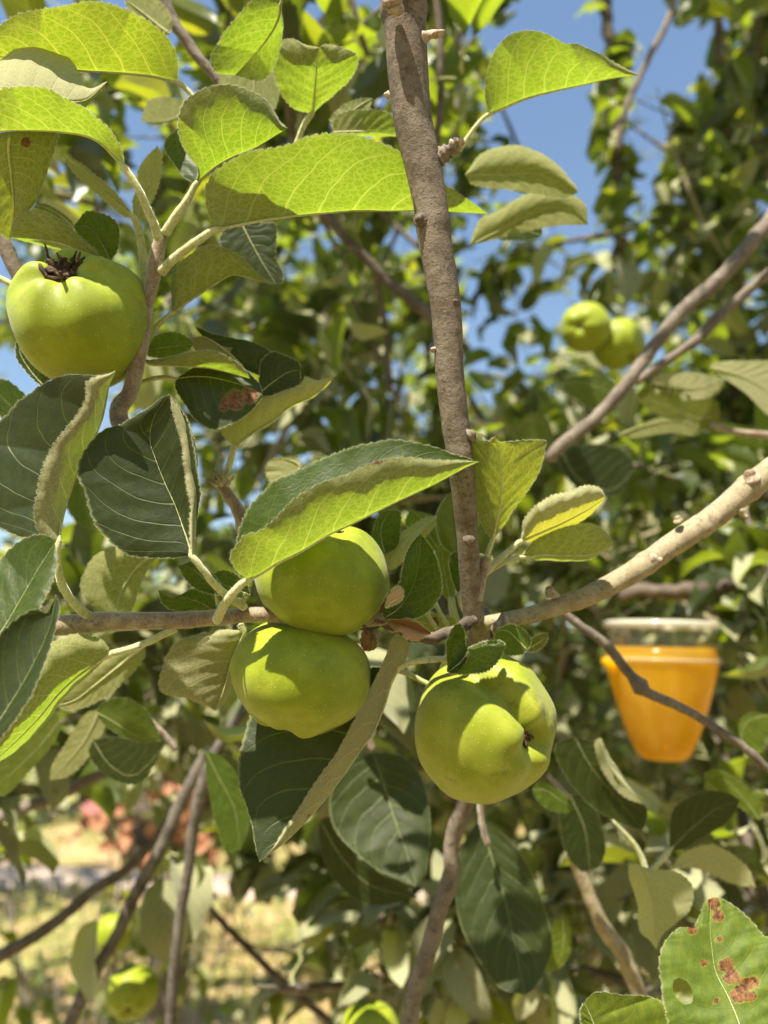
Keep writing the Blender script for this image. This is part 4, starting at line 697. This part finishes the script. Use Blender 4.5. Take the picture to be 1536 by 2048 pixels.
m5 = midshoot('1536,870 1480,865 1420,850', .6, [16, 14, 12], 'leafy shoot entering at the right edge under the two long branches', 205)
leaf(m5, .58, '1420,735 1460,745 1500,760 1560,800', '1430,725 1480,722 1560,730', '1440,750 1490,785 1540,830', 'u', nt=18, hair=.1, mat='young', label='pale-topped leaf reaching the right edge')
leaf(m5, .6, '1300,765 1350,775 1400,775 1450,760', '1320,750 1380,745 1440,755', '1310,785 1370,800 1430,790', 'u', nt=16, hair=0, mat='young')
leaf(m5, .6, '1440,830 1390,835 1330,810 1270,790', '1430,800 1370,775 1300,770', '1430,860 1370,850 1300,820', 't', nt=16, hair=0, mat='young')
leaf(m5, .6, '1235,870 1290,850 1350,842 1410,860', '1260,860 1320,835 1380,840', '1270,875 1340,865 1390,872', 'u', nt=16, hair=0)
leaf(m5, .62, '1120,770 1160,765 1210,780 1235,800', '1140,755 1190,752 1230,770', '1140,790 1180,815 1220,830', 't', nt=14, hair=0, mat='young')
leaf(m5, .62, '1030,860 1060,840 1090,850 1105,900', '1040,900 1060,930 1090,920', '1040,840 1070,825 1100,850', 't', nt=14, hair=0, mat='young')
leaf(m5, .66, '1120,900 1160,960 1220,980 1270,940', '1150,890 1220,890 1260,915', '1130,950 1180,990 1240,985', 't', mat='dark', nt=16, hair=0)
leaf(m5, .56, '1540,1430 1500,1440 1482,1470 1500,1510', '1500,1425 1478,1450 1485,1490', '1540,1450 1530,1490 1515,1510', 't', nt=12, hair=0, mat='sage')
# apples further back
GA = 'small blurred apples in the crown'
def bgapple(x, y, d, r, axis, label, **kw): return apple(x, y, d, r, axis, label=label, res=(40, 32), hair=0, **kw)
bgapple(1170, 655, .92, 50, (-.5, -.1, .8), 'left of the two blurred sunlit apples in the crown at right', crease=((.4, .3, .1, .2, 1.5),))
bgapple(1238, 690, .94, 52, (.4, -.7, .5), 'right of the two blurred sunlit apples in the crown, partly behind the first', h=.9)
bgapple(264, 1985, .80, 53, (.1, -.3, .9), 'small green apple hanging low over the ground at lower left')
bgapple(742, 2062, .66, 62, (-.1, -.8, .3), 'green apple cropped by the bottom edge in the centre')
bgapple(250, 485, 1.2, 22, (0, -.8, .4), 'tiny yellow-pink apple between the left apple and the big backlit leaf')
bgapple(228, 1865, .80, 36, (0, -.8, .4), 'dark green apple behind the slanting branch at lower left', h=1.0)

# ------------------------------------------------------------------ THE JAR: a clear cup of orange liquid hung by a wire
def jar():
    d = .80; s = d / F; C0 = P(1328, 1521, d); up = nrm(np.array([.03, -.08, 1.0])); X = nrm(np.cross(up, [0, 1, 0])); Y = np.cross(up, X)
    root = empty('hanging_jar', C0); tag(root, 'clear flared plastic jar two-thirds full of orange liquid, hanging blurred at right', 'jar')
    def rev(name, prof, mat, parent=root, closed=True, ns=64):
        pr = np.array(prof, float); pr = pr[:, :2]; n = len(pr); a = np.linspace(0, 2 * np.pi, ns, endpoint=False)
        v = C0 + s * (pr[:, None, 0, None] * 1.07 * (np.cos(a)[None, :, None] * X + np.sin(a)[None, :, None] * Y) + pr[:, 1][:, None, None] * up)
        return obj(name, v.reshape(-1, 3), grid(n, ns, True), mat, parent, origin=C0)
    b = NB('clear_plastic'); tr = b.n('BsdfTransparent'); tr.inputs[0].default_value = (.96, .95, .90, 1); gl = b.n('BsdfGlossy'); gl.inputs['Roughness'].default_value = .06
    fr = b.n('Fresnel'); fr.inputs[0].default_value = 1.5; df = b.n('BsdfDiffuse'); df.inputs[0].default_value = (.7, .7, .6, 1); m0 = b.n('MixShader'); m0.inputs[0].default_value = .02; b.l(tr.outputs[0], m0.inputs[1]); b.l(df.outputs[0], m0.inputs[2])
    m = b.n('MixShader'); b.l(b.m_('MULTIPLY', fr.outputs[0], .45), m.inputs[0]); b.l(m0.outputs[0], m.inputs[1]); b.l(gl.outputs[0], m.inputs[2]); CL = b.fin(m.outputs[0])
    b = NB('plastic_rim'); tr = b.n('BsdfTransparent'); pr_ = b.bsdf((.75, .72, .6), .12, .8); m = b.n('MixShader'); m.inputs[0].default_value = .50; b.l(tr.outputs[0], m.inputs[1]); b.l(pr_, m.inputs[2]); RG = b.fin(m.outputs[0])  # rim whitened, so its highlight sits in the colour
    b = NB('orange_liquid'); co = b.n('TexCoord').outputs['Object']; c = b.mix(b.ss(b.noise(co, 26, 3), .35, .65), (.70, .42, .0), (.92, .62, .002)); pb = b.bsdf(c, .15, .5, **{'Emission Strength': 0.0}); tl = b.n('BsdfTranslucent'); tl.inputs[0].default_value = (1.0, .70, .001, 1)
    m = b.n('MixShader'); m.inputs[0].default_value = .5; b.l(pb, m.inputs[1]); b.l(tl.outputs[0], m.inputs[2]); tq = b.n('BsdfTransparent'); tq.inputs[0].default_value = (1.0, .62, .05, 1); m5_ = b.n('MixShader'); m5_.inputs[0].default_value = .22; b.l(m.outputs[0], m5_.inputs[1]); b.l(tq.outputs[0], m5_.inputs[2]); OL = b.fin(m5_.outputs[0])
    rev('cup', [(0, -2), (36, -1), (48, 6), (57, 24), (69, 55), (84, 105), (96, 150), (104, 182), (109, 192), (110, 202), (104, 209), (102, 218), (98, 240), (99, 262)], CL)
    rev('rim', [(99, 262), (105, 262), (108, 268), (106, 274), (99, 275), (95, 270), (99, 262)], RG)
    rev('liquid', [(0, 2), (35, 3), (46, 10), (55, 28), (67, 58), (82, 108), (94, 152), (101, 184), (101, 205), (99, 222), (0, 222)], OL)
    for zz, rr0 in ((197, 106),): rev('highlight_ring', [(rr0 - 2, zz - 3), (rr0 + 2, zz - 2), (rr0 + 3, zz), (rr0 + 2, zz + 2), (rr0 - 2, zz + 3)], RG)  # added pale ring standing in for the white highlight band
    v, f = tube_geo(P(np.array([1232, 1218, 1208]), np.array([1335, 1330, 1318]), d - .004), np.array([11, 9, 8]) * s, 10); obj('spout', v, f, OL, root, origin=v[0])
    # wire bail up to the dark branch
    l = C0 + s * 272 * up - s * 102 * X; r_ = C0 + s * 272 * up + s * 102 * X; top = P(1331, 1184, .85)
    for q, e in enumerate((l, r_)):
        t = np.linspace(0, 1, 14)[:, None]; c = (1 - t) * e + t * top; v, f = tube_geo(c, .0006, 6); obj('wire', v, f, M['bark_dark'], root, origin=v[0])
jar()

# ------------------------------------------------------------------ the boughs of the same crown, half a metre to two metres off
REG = [  # name fragment for the label, x0,x1,y0,y1,d0,d1,count,leaves,dir
 ('behind the big backlit leaf at upper left', 60, 760, -60, 420, .7, 1.4, 19, 28, (.3, .2, .6)),
 ('in the upper right crown beyond the open sky', 1330, 1640, 60, 520, 1.1, 1.9, 12, 34, (-.2, 0, .7)),
 ('around the two blurred apples at right', 1000, 1560, 480, 900, 1.2, 2.2, 18, 34, (-.3, .1, .5)),
 ('at mid right between the two bare branches and the jar', 1040, 1600, 850, 1300, .8, 1.8, 20, 34, (-.4, .2, .4)),
 ('left of the stem in the broken blue gap', 330, 860, 420, 900, .9, 1.7, 14, 30, (.2, .2, .5)),
 ('in the broken blue gap beside the upright branch', 430, 880, 430, 720, 1.3, 2.2, 11, 28, (.2, .2, .5)),
 ('in the shade around the jar at lower right', 1000, 1600, 1350, 2050, .7, 1.6, 22, 34, (-.2, .3, .2)),
 ('in the shade under the stacked apples', 520, 1000, 1300, 2050, .65, 1.5, 20, 34, (.1, .3, .1)),
 ('at the left edge below the twig', -60, 420, 1150, 1530, .65, 1.4, 15, 28, (.3, .3, .1)),
 ('behind the upright branch near the top', 820, 1050, 0, 480, .8, 1.5, 6, 20, (.1, .2, .7)),
 ('low over the pale ground at lower left', -40, 330, 1660, 2080, .8, 1.4, 2, 8, (.2, .2, .4)),
 ('behind the stem at mid height', 560, 1060, 820, 1300, .9, 1.6, 14, 28, (.1, .3, .3)),
]
MARKS = [(700, 350, 'the big backlit leaf'), (165, 650, 'the left apple'), (625, 1250, 'the stacked apples'), (975, 1450, 'the right apple'), (1328, 1400, 'the orange jar'), (1200, 670, 'the two blurred apples'), (880, 650, 'the upright branch'),
 (1130, 180, 'the open patch of blue sky'), (460, 800, 'the rust-marked leaf'), (1450, 1930, 'the brown-patched leaf'), (450, 1900, 'the dry grass'), (240, 1640, 'the orange blossoms'), (350, 1750, 'the two slanting bare branches'), (1330, 660, 'the sturdy diagonal branch'), (1300, 1110, 'the smooth tan branch'), (760, 1640, 'the sun-flecked leaf'), (1010, 1850, 'the very large shaded leaf'), (60, 1300, 'the blurred leaf at the left edge'), (850, 1900, 'the brown lower branch'), (470, 520, 'the small backlit leaf'), (1130, 60, 'the broad olive leaf')]
USED = {}
def lab_for(m, q):
    x, y, d = proj(m); mk = sorted(MARKS, key=lambda k: math.hypot(k[0] - x, k[1] - y)); bark = ['grey', 'dark', 'tan'][q % 3]; dist = 'nearer' if d < 1.05 else 'more distant' if d > 1.45 else 'mid-distance'
    for k in mk[:6]:
        dx, dy = x - k[0], y - k[1]; w1 = ('right of' if dx > 0 else 'left of'); w2 = ('below' if dy > 0 else 'above')
        for rel in ([w1, w2] if abs(dx) > abs(dy) else [w2, w1]) + [w2 + ' and ' + w1]:
            l = '%s blurred leafy %s-barked branch %s %s' % (dist, bark, rel, k[2])
            if l not in USED: USED[l] = 1; return l
    return l
rg = np.random.default_rng(77)
for (lab, x0, x1, y0, y1, d0, d1, cnt, nl, dr) in REG:
    for q in range(cnt):
        x, y, d = rg.uniform(x0, x1), rg.uniform(y0, y1), rg.uniform(d0, d1); m = P(x, y, d); dv = nrm(np.array(dr) + rg.normal(0, .45, 3)); L = rg.uniform(.22, .45) * (d ** .4)
        s = np.linspace(-.5, .5, 16)[:, None]; sag = nrm(np.cross(dv, rg.normal(0, 1, 3))) * .06; c = m + dv * L * s + sag * (s * s * 4) * L
        cx, cy_, _ = proj(c)
        ok = np.array([keep(a, b) for a, b in zip(cx, cy_)])
        if ok.mean() < (.8 if (x < 620 and y > 1560) else .5): continue
        if ((((cx - 1328) / 150) ** 2 + ((cy_ - 1390) / 170) ** 2 < 1) & (_ < .95)).any() or ((((cx - 1200) / 100) ** 2 + ((cy_ - 670) / 80) ** 2 < 1) & (_ < 1.05)).any(): continue
        r = np.r_[np.linspace(.0008, .0046, 4), np.linspace(.0044, .0007, 12)] * rg.uniform(.7, 1.2); v, f = tube_geo(c, r, 8, q, .08); o = obj('leafy_branch', v, f, M[['bark_grey', 'bark_dark', 'bark_green'][q % 3]], None, origin=c[0])
        tag(o, lab_for(m, q), 'branch', 'leafy apple branches ' + lab); spur_leaves(o, c, r, nl, rg, 1.0, ks=[1, 4, 7, 1, 4, 7, 2, 5, 0] if y > 1280 else None)  # low boughs get mostly darkened leaves, standing in for canopy shade
# ------------------------------------------------------------------ GROUND
def ground():
    n = 160; g = np.linspace(-1, 1, n); g = np.sign(g) * np.abs(g) ** 2.2 * 90; X, Y = np.meshgrid(g, g, indexing='ij')
    Z = .05 * np.sin(X * .9) * np.cos(Y * .7) + .02 * np.sin(X * 3.1 + Y * 2.3); V = np.stack([X, Y, Z], -1).reshape(-1, 3)
    b = NB('dry_soil'); co = b.n('TexCoord').outputs['Object']; a = b.noise(co, 1.1, 4, .6); c = b.noise(co, 14, 5, .7)
    col = b.mix(b.ss(a, .42, .6), (.42, .27, .14), (.21, .23, .06)); col = b.mix(b.ss(c, .45, .7), col, (.46, .36, .22)); col = b.mix(b.ss(b.vor(co, 11), .0, .25, 1, 0), col, (.32, .15, .07))
    m = b.fin(b.bsdf(col, .95, .1, b.bump(c, .8, .03))); o = obj('ground', V, grid(n, n)[:, ::-1], m, None, origin=np.zeros(3)); tag(o, kind='structure')
    # path
    b = NB('worn_path'); co = b.n('TexCoord').outputs['Object']; col = b.mix(b.noise(co, 5, 5), (.30, .23, .19), (.45, .36, .30)); pm = b.fin(b.bsdf(col, .9, .2, b.bump(b.noise(co, 60, 4), .5, .01)))
    t = np.linspace(0, 1, 60); cx = -9 + 20 * t; cyy = 8.2 - 2.6 * t + .5 * np.sin(t * 5); wv = .42
    V = []; 
    for q in (-1, -.96, .96, 1): V.append(np.stack([cx + .1 * q * wv, cyy + q * wv, np.full(60, .075 if abs(q) < 1 else -.05) + .05 * np.sin(cx * .9) * np.cos(cyy * .7)], 1))
    V = np.stack(V, 1).reshape(-1, 3); o = obj('path', V, grid(60, 4)[:, ::-1], pm, None, origin=V[0]); tag(o, kind='structure')
ground()
def gz(x, y): return .05 * np.sin(x * .9) * np.cos(y * .7)
def blades(n, x0, x1, y0, y1, h, w, col, name, seed, lean=.4):
    rg = np.random.default_rng(seed); x = rg.uniform(x0, x1, n); y = rg.uniform(y0, y1, n); on_path = np.abs(y - (8.2 - 2.6 * (x + 9) / 20 + .5 * np.sin((x + 9) / 4))) < .5; cl = np.sin(x * 2.1 + seed) * np.cos(y * 1.7) > -.3
    k = (~on_path) & cl; x, y = x[k], y[k]; n = len(x); p = np.stack([x, y, gz(x, y)], 1); d = rg.normal(0, lean, (n, 3)); d[:, 2] = 1; d = nrm(d) * (h * rg.uniform(.4, 1.2, n))[:, None]; a = rg.uniform(0, 3.14, n); s = np.stack([np.cos(a), np.sin(a), 0 * a], 1) * w
    V = np.stack([p - s, p + s, p + d * .6 + s * .7, p + d + rg.normal(0, .25, (n, 3)) * h], 1).reshape(-1, 3); f = (np.arange(n)[:, None] * 4 + np.array([0, 1, 2, 3])).astype(int)
    b = NB(name + '_mat'); co = b.n('TexCoord').outputs['Object']; c = b.mix(b.noise(co, 3, 3), col[0], col[1]); pb = b.n('BsdfDiffuse'); b.l(c, pb.inputs[0]); tl = b.n('BsdfTranslucent'); b.l(c, tl.inputs[0]); m = b.n('MixShader'); m.inputs[0].default_value = .4; b.l(pb.outputs[0], m.inputs[1]); b.l(tl.outputs[0], m.inputs[2])
    o = obj(name, V, f, b.fin(m.outputs[0]), None, origin=p[0], smooth=False); tag(o, kind='stuff'); return o
tag(blades(9000, -7, 4, 2.2, 6.2, .10, .004, ((.26, .30, .07), (.42, .36, .14)), 'grass', 1), 'yellow-green grass growing on the pale ground at lower left', 'grass')
tag(blades(6000, -9, 5, 5.5, 14, .22, .006, ((.42, .36, .18), (.30, .32, .10)), 'dry_grass', 2), 'straw-coloured dry grass beyond the worn path', 'grass')
# leaf litter
def litter():
    rg = np.random.default_rng(3); n = 2600; x = rg.uniform(-6, 5, n); y = rg.uniform(1.5, 9, n); p = np.stack([x, y, gz(x, y) + .02], 1); a = rg.uniform(0, 6.28, n)
    t = np.stack([np.cos(a), np.sin(a), rg.normal(0, .2, n)], 1) * .03; s = np.stack([-np.sin(a), np.cos(a), rg.normal(0, .3, n)], 1) * .015
    V = np.stack([p - t, p + s, p + t, p - s], 1).reshape(-1, 3); f = np.arange(4 * n).reshape(-1, 4)
    b = NB('fallen_leaf_mat'); co = b.n('TexCoord').outputs['Object']; c = b.mix(b.noise(co, 9, 2), (.42, .17, .07), (.50, .36, .2)); o = obj('leaf_litter', V, f, b.fin(b.bsdf(c, .8, .2)), None, origin=p[0], smooth=False); tag(o, 'brown and orange fallen leaves strewn over the ground', 'fallen leaves', kind='stuff')
litter()

# ------------------------------------------------------------------ TREES BEHIND
def skeleton(base, H, rg, spread=1.0, lean=(0, 0)):
    """trunk, limbs and twigs as point lists"""
    segs = []; tips = []
    th = H * .28; t = np.linspace(0, 1, 10)[:, None]; top = base + np.array([lean[0], lean[1], th]); c = base + (top - base) * t + np.array([.05, .03, 0]) * np.sin(t * 3) * H * .2
    segs.append(('trunk', c, np.linspace(.085, .06, 10) * H / 3.5))
    nl = 6
    for i in range(nl):
        a = i * 2 * math.pi / nl + rg.uniform(-.4, .4); out = np.array([math.cos(a), math.sin(a), 0]); L = H * rg.uniform(.38, .6) * spread; st = c[-1] - np.array([0, 0, rg.uniform(0, .15) * H * .3]); s = np.linspace(0, 1, 12)[:, None]
        cl = st + out * L * s * rg.uniform(.5, .9) + np.array([0, 0, 1]) * H * rg.uniform(.35, .68) * s ** 1.2 + nrm(rg.normal(0, 1, 3)) * .08 * np.sin(s * 4) * H * .3
        segs.append(('limb', cl, np.linspace(.045, .012, 12) * H / 3.5))
        for j in range(7):
            k = rg.integers(3, 12); o2 = nrm(out * rg.uniform(-.2, 1) + rg.normal(0, .7, 3) + [0, 0, .25]); L2 = H * rg.uniform(.12, .26); s2 = np.linspace(0, 1, 8)[:, None]
            ct = cl[k] + o2 * L2 * s2 + np.array([0, 0, -.10]) * s2 ** 2 * L2 * 2; segs.append(('twig', ct, np.linspace(.012, .004, 8) * H / 3.5)); tips.append(ct)
            for q in range(2):
                kk = rg.integers(2, 8); o3 = nrm(o2 + rg.normal(0, .8, 3)); L3 = H * rg.uniform(.06, .14); c3 = ct[kk] + o3 * L3 * np.linspace(0, 1, 6)[:, None]; segs.append(('twig', c3, np.linspace(.006, .0025, 6) * H / 3.5)); tips.append(c3)
    return segs, tips
def leaf_cloud(tips, n, rg, L=.07, W=.042, spread=.09, prune=True):
    P0 = []; 
    k = rg.integers(0, len(tips), n); f = rg.uniform(.1, 1, n)
    base = np.array([tips[a][int(b * (len(tips[a]) - 1))] for a, b in zip(k, f)]) + rg.normal(0, spread * .5, (n, 3))
    if prune:
        x, y, d = proj(base); kp = np.array([keep(a, b) if c > 0 else 1 for a, b, c in zip(x, y, d)]); m = (rg.uniform(0, 1, n) < kp) & (d > .9); base = base[m]; n = len(base)
    base = base[sunny_many(base)]; n = len(base)
    t = nrm(rg.normal(0, 1, (n, 3)) + [0, 0, -.1]); nn = nrm(rg.normal(0, .6, (n, 3)) + [0, 0, 1]); x = nrm(np.cross(t, nn)); nn = np.cross(x, t); s = rg.uniform(.6, 1.2, n)[:, None]
    return base, t, nn, x, s
def cloud_mesh(base, t, nn, x, s, L, W):
    a, w_, d = L * s, W * s * .5, L * s * .18
    v = [base, base + t * a * .35 + x * w_ + nn * w_ * .35, base + t * a * .42 - nn * 0, base + t * a * .35 - x * w_ + nn * w_ * .35, base + t * a * .75 + x * w_ * .75 + nn * (w_ * .2) - nn * d * .5, base + t * a * .8 - nn * d * .5, base + t * a * .75 - x * w_ * .75 + nn * w_ * .2 - nn * d * .5, base + t * a - nn * d * 1.2]
    V = np.stack(v, 1).reshape(-1, 3); n = len(base); o = np.arange(n)[:, None] * 8
    q = np.vstack([o + [1, 4, 5, 2], o + [2, 5, 6, 3]]); tr = np.vstack([o + [0, 1, 2], o + [0, 2, 3], o + [4, 7, 5], o + [5, 7, 6]])
    uv = np.tile(np.array([[0, .5], [.35, .95], [.4, .5], [.35, .05], [.75, .9], [.8, .5], [.75, .1], [1, .5]]), (n, 1)); return V, [q, tr], uv
def tree(name, bx, by, H, nleaf, nobj, seed, label, group=None, matn='far', spread=1.0, L=.075, W=.046, prune=True):
    rg = np.random.default_rng(seed); base = np.array([bx, by, gz(bx, by) - .05]); root = empty(name, base); tag(root, label, 'tree', group)
    segs, tips = skeleton(base, H, rg, spread)
    for kind in ('trunk', 'limb'):
        for kk, c, r in segs:
            if kk == kind: v, f = tube_geo(c, r, 10, seed, .07); obj(kind, v, f, M['bark_dark' if seed % 2 else 'bark_grey'], root, origin=c[0])
    v, f = joinf([tube_geo(c, r, 5) for kk, c, r in segs if kk == 'twig']); tag(obj('twigs', v, f, M['bark_grey'], root, origin=base), kind='stuff')
    b, t, nn, x, s = leaf_cloud(tips, nleaf, rg, prune=prune); px, py, d = proj(b); inv = (px > -60) & (px < 1600) & (py > -60) & (py < 2100)
    order = np.argsort(np.where(inv, d, 1e3)); near = order[:nobj]; near = near[inv[near]]; rest = np.setdiff1d(np.arange(len(b)), near)
    for i in near: put_leaf(root, b[i], t[i], nn[i], float(s[i, 0]) * L / .072, int(i % 9))
    V, ff, uv = cloud_mesh(b[rest], t[rest], nn[rest], x[rest], s[rest], L, W)
    o = obj('foliage', V, ff, M[matn], root, origin=base, uvs={'uv': uv, 'mm': uv}, attrs={'spot': np.zeros(len(V))}); tag(o, kind='stuff')
tree('apple_tree', 1.15, 2.3, 3.3, 8500, 290, 11, 'apple tree filling the right side behind the two blurred apples')
tree('apple_tree', -.9, 3.4, 3.8, 16000, 250, 12, 'apple tree standing behind the left apple and the young shoot', spread=.9)
tree('apple_tree', .35, 3.3, 3.1, 15000, 260, 13, 'apple tree seen through the broken gap left of the upright branch')
tree('apple_tree', 2.9, 4.2, 3.8, 7000, 120, 14, 'apple tree further off beyond the right edge')
tree('apple_tree', -3.6, 6.5, 3.2, 7000, 60, 15, 'distant apple tree beyond the path at left', spread=.9)
tree('apple_tree', 1.4, 5.6, 3.4, 9000, 60, 17, 'distant apple tree behind the jar', prune=False)
tree('apple_tree', -.7, -2.1, 3.3, 16000, 0, 21, 'unseen apple tree added behind the camera to dim the skylight', prune=False)  # this tree and the next are unseen, added to block skylight from behind
tree('apple_tree', 1.5, -1.8, 3.2, 14000, 0, 22, 'unseen apple tree added behind and right of the camera to dim the skylight', prune=False)
tree('apple_tree', -2.7, .6, 3.4, 9000, 0, 23, 'unseen apple tree added left of the picture to dim the skylight', prune=True)  # unseen side trees, added to block skylight
tree('apple_tree', 2.8, .9, 3.4, 4000, 0, 24, 'unseen apple tree added right of the picture to close off the sky there', prune=True)
# hedge bushes closing the view
def bush(x, y, w_, h, n, seed, label, mat='far'):
    rg = np.random.default_rng(seed); base = np.array([x, y, gz(x, y) - .02]); root = empty('bush', base); tag(root, label, 'bush', 'shrubs closing the view beyond the trees'); tips = []
    parts = []
    for i in range(16):
        a = rg.uniform(0, 6.28); o = np.array([math.cos(a) * w_ * rg.uniform(.2, 1), math.sin(a) * w_ * .5, h * rg.uniform(.5, 1)]); c = base + o * (np.linspace(0, 1, 8)[:, None] ** np.array([.8, .8, 1])); parts.append(tube_geo(c, np.linspace(.02, .006, 8), 6)); tips.append(c)
        for j in range(5): k = rg.integers(1, 8); tips.append(c[k] + nrm(rg.normal(0, 1, 3)) * h * .28 * np.linspace(0, 1, 5)[:, None])
    v, f = joinf(parts); obj('stems', v, f, M['bark_dark'], root, origin=base)
    b, t, nn, xx, s = leaf_cloud(tips, n, rg, spread=.35, prune=False); V, ff, uv = cloud_mesh(b, t, nn, xx, s, .13, .08); tag(obj('foliage', V, ff, M[mat], root, origin=base, uvs={'uv': uv, 'mm': uv}, attrs={'spot': np.zeros(len(V))}), kind='stuff')
for i in range(9): bush(-8 + i * 2.1, 11.5 + (i % 3) * .8, 1.6, 3.0 + (i * 7 % 4) * .4, 5200, 300 + i, 'dense green shrub of the row beyond the trees, ' + ['at its far left end', 'second from its left end', 'third from its left end', 'beyond the orange blossoms', 'behind the stacked apples', 'behind the right apple', 'behind the orange jar', 'second from its right end', 'at its far right end'][i])
# shrub with orange blossoms
def blossom_bush():
    base = np.array([-.78, 2.55, 0]); rg = np.random.default_rng(9); root = empty('flowering_shrub', base); tag(root, 'blurred shrub with clusters of orange blossoms behind the lower left branches', 'shrub'); tips = []; parts = []
    for i in range(26):
        a = rg.uniform(0, 6.28); o = np.array([math.cos(a) * .42 * rg.uniform(.2, 1), math.sin(a) * .25, rg.uniform(.7, 1.18)]); c = base + o * (np.linspace(0, 1, 8)[:, None] ** np.array([.7, .7, 1])); parts.append(tube_geo(c, np.linspace(.008, .003, 8), 5)); tips.append(c)
    v, f = joinf(parts); obj('stems', v, f, M['bark_grey'], root, origin=base)
    b, t, nn, x, s = leaf_cloud(tips, 900, rg, spread=.10, prune=False); V, ff, uv = cloud_mesh(b, t, nn, x, s, .06, .035); tag(obj('foliage', V, ff, M['far'], root, origin=base, uvs={'uv': uv, 'mm': uv}, attrs={'spot': np.zeros(len(V))}), kind='stuff')
    def petal_mat(nm, c): b_ = NB(nm); d = b_.n('BsdfDiffuse'); d.inputs[0].default_value = c + (1,); tl = b_.n('BsdfTranslucent'); tl.inputs[0].default_value = c + (1,); m = b_.n('MixShader'); m.inputs[0].default_value = .35; b_.l(d.outputs[0], m.inputs[1]); b_.l(tl.outputs[0], m.inputs[2]); return b_.fin(m.outputs[0])
    OM, PM = petal_mat('orange_petal', (.50, .25, .16)), petal_mat('pink_petal', (.48, .20, .20))
    # one ruffled blossom mesh, shared
    g = []
    for i in range(7):
        a = i * .9; r_ = np.array([math.cos(a), math.sin(a), .35]); sd = np.cross(r_, [0, 0, 1.0]); sd = sd / np.linalg.norm(sd); p0 = np.zeros(3)
        v = np.array([p0, r_ * .5 + sd * .38, r_ * 1.0 + sd * .25 + [0, 0, .1], r_ * 1.05 - sd * .25 + [0, 0, .1], r_ * .5 - sd * .38]) * .021; g.append((v, np.array([[0, 1, 2], [0, 2, 3], [0, 3, 4]])))
    v, f = joinf(g); me = mesh('blossom', v, f, OM); mp = mesh('blossom', v, f, PM)
    spots_ = [(x, y) for x, y in ((304, 1595), (343, 1583), (358, 1570), (386, 1590), (320, 1620), (312, 1637), (330, 1644), (374, 1626), (362, 1645), (218, 1632), (240, 1615), (176, 1650), (152, 1675), (218, 1688), (250, 1685), (290, 1708), (365, 1684), (405, 1680), (412, 1715), (250, 1645), (338, 1612), (208, 1645), (430, 1560), (392, 1612), (415, 1735), (300, 1660))]
    for i, (px, py) in enumerate(spots_ + [(183, 1622), (190, 1612)]):
        m_ = me if i < len(spots_) else mp
        for q in range(2):
            o = bpy.data.objects.new('blossom', m_); sc.collection.objects.link(o); o.parent = root; pos = P(px + rg.normal(0, 5), py + rg.normal(0, 5), 2.2 + rg.uniform(0, .35)); mt = np.eye(4); mt[:3, :3] = frame(nrm(rg.normal(0, 1, 3)), nrm(np.array([0, -.8, 1]) + rg.normal(0, .4, 3))) * rg.uniform(.8, 1.3); mt[:3, 3] = pos - WO[root]; o.matrix_local = Matrix(mt.tolist())
blossom_bush()
# unseen boughs added above the frame and behind the camera to throw dappled shade
rg = np.random.default_rng(404)
for q in range(38):
    if q >= 28: yy = rg.uniform(.2, .95); m = np.array([rg.uniform(-.65, .55), yy, max(1.5 + yy * 1.14 + .2, 2.15) + rg.uniform(0, .5)]); lab = 'above the top edge'
    elif q < 18: yy = rg.uniform(.6, 2.4); m = np.array([rg.uniform(-1.5, 1.7), yy, 1.5 + yy * 1.14 + .22 + rg.uniform(0, .5)]); lab = 'above the top edge'
    else: m = np.array([rg.uniform(-1.6, 1.6), rg.uniform(-1.8, -.5), rg.uniform(1.2, 2.3)]); lab = 'behind the camera'
    dv = nrm(np.array([rg.uniform(-1, 1), rg.uniform(-.6, .8), .1])); L = .55; s = np.linspace(-.5, .5, 16)[:, None]
    c = m + dv * L * s; v, f = tube_geo(c, np.linspace(.006, .003, 16), 8); o = obj('added_shade_branch', v, f, M['bark_grey'], None, origin=c[0]); tag(o, lab_for(m, q) + ', added unseen overhead for shade' if 'top' in lab else 'unseen leafy branch added behind the camera for shade, ' + ['first', 'second', 'third', 'fourth', 'fifth', 'sixth', 'seventh', 'eighth', 'ninth', 'tenth'][q % 10] + ' one', 'branch', 'added shade branches ' + lab)
    k0 = keep; keep = (lambda x, y: 1.0); spur_leaves(o, c, None, 34, rg, 1.05); keep = k0
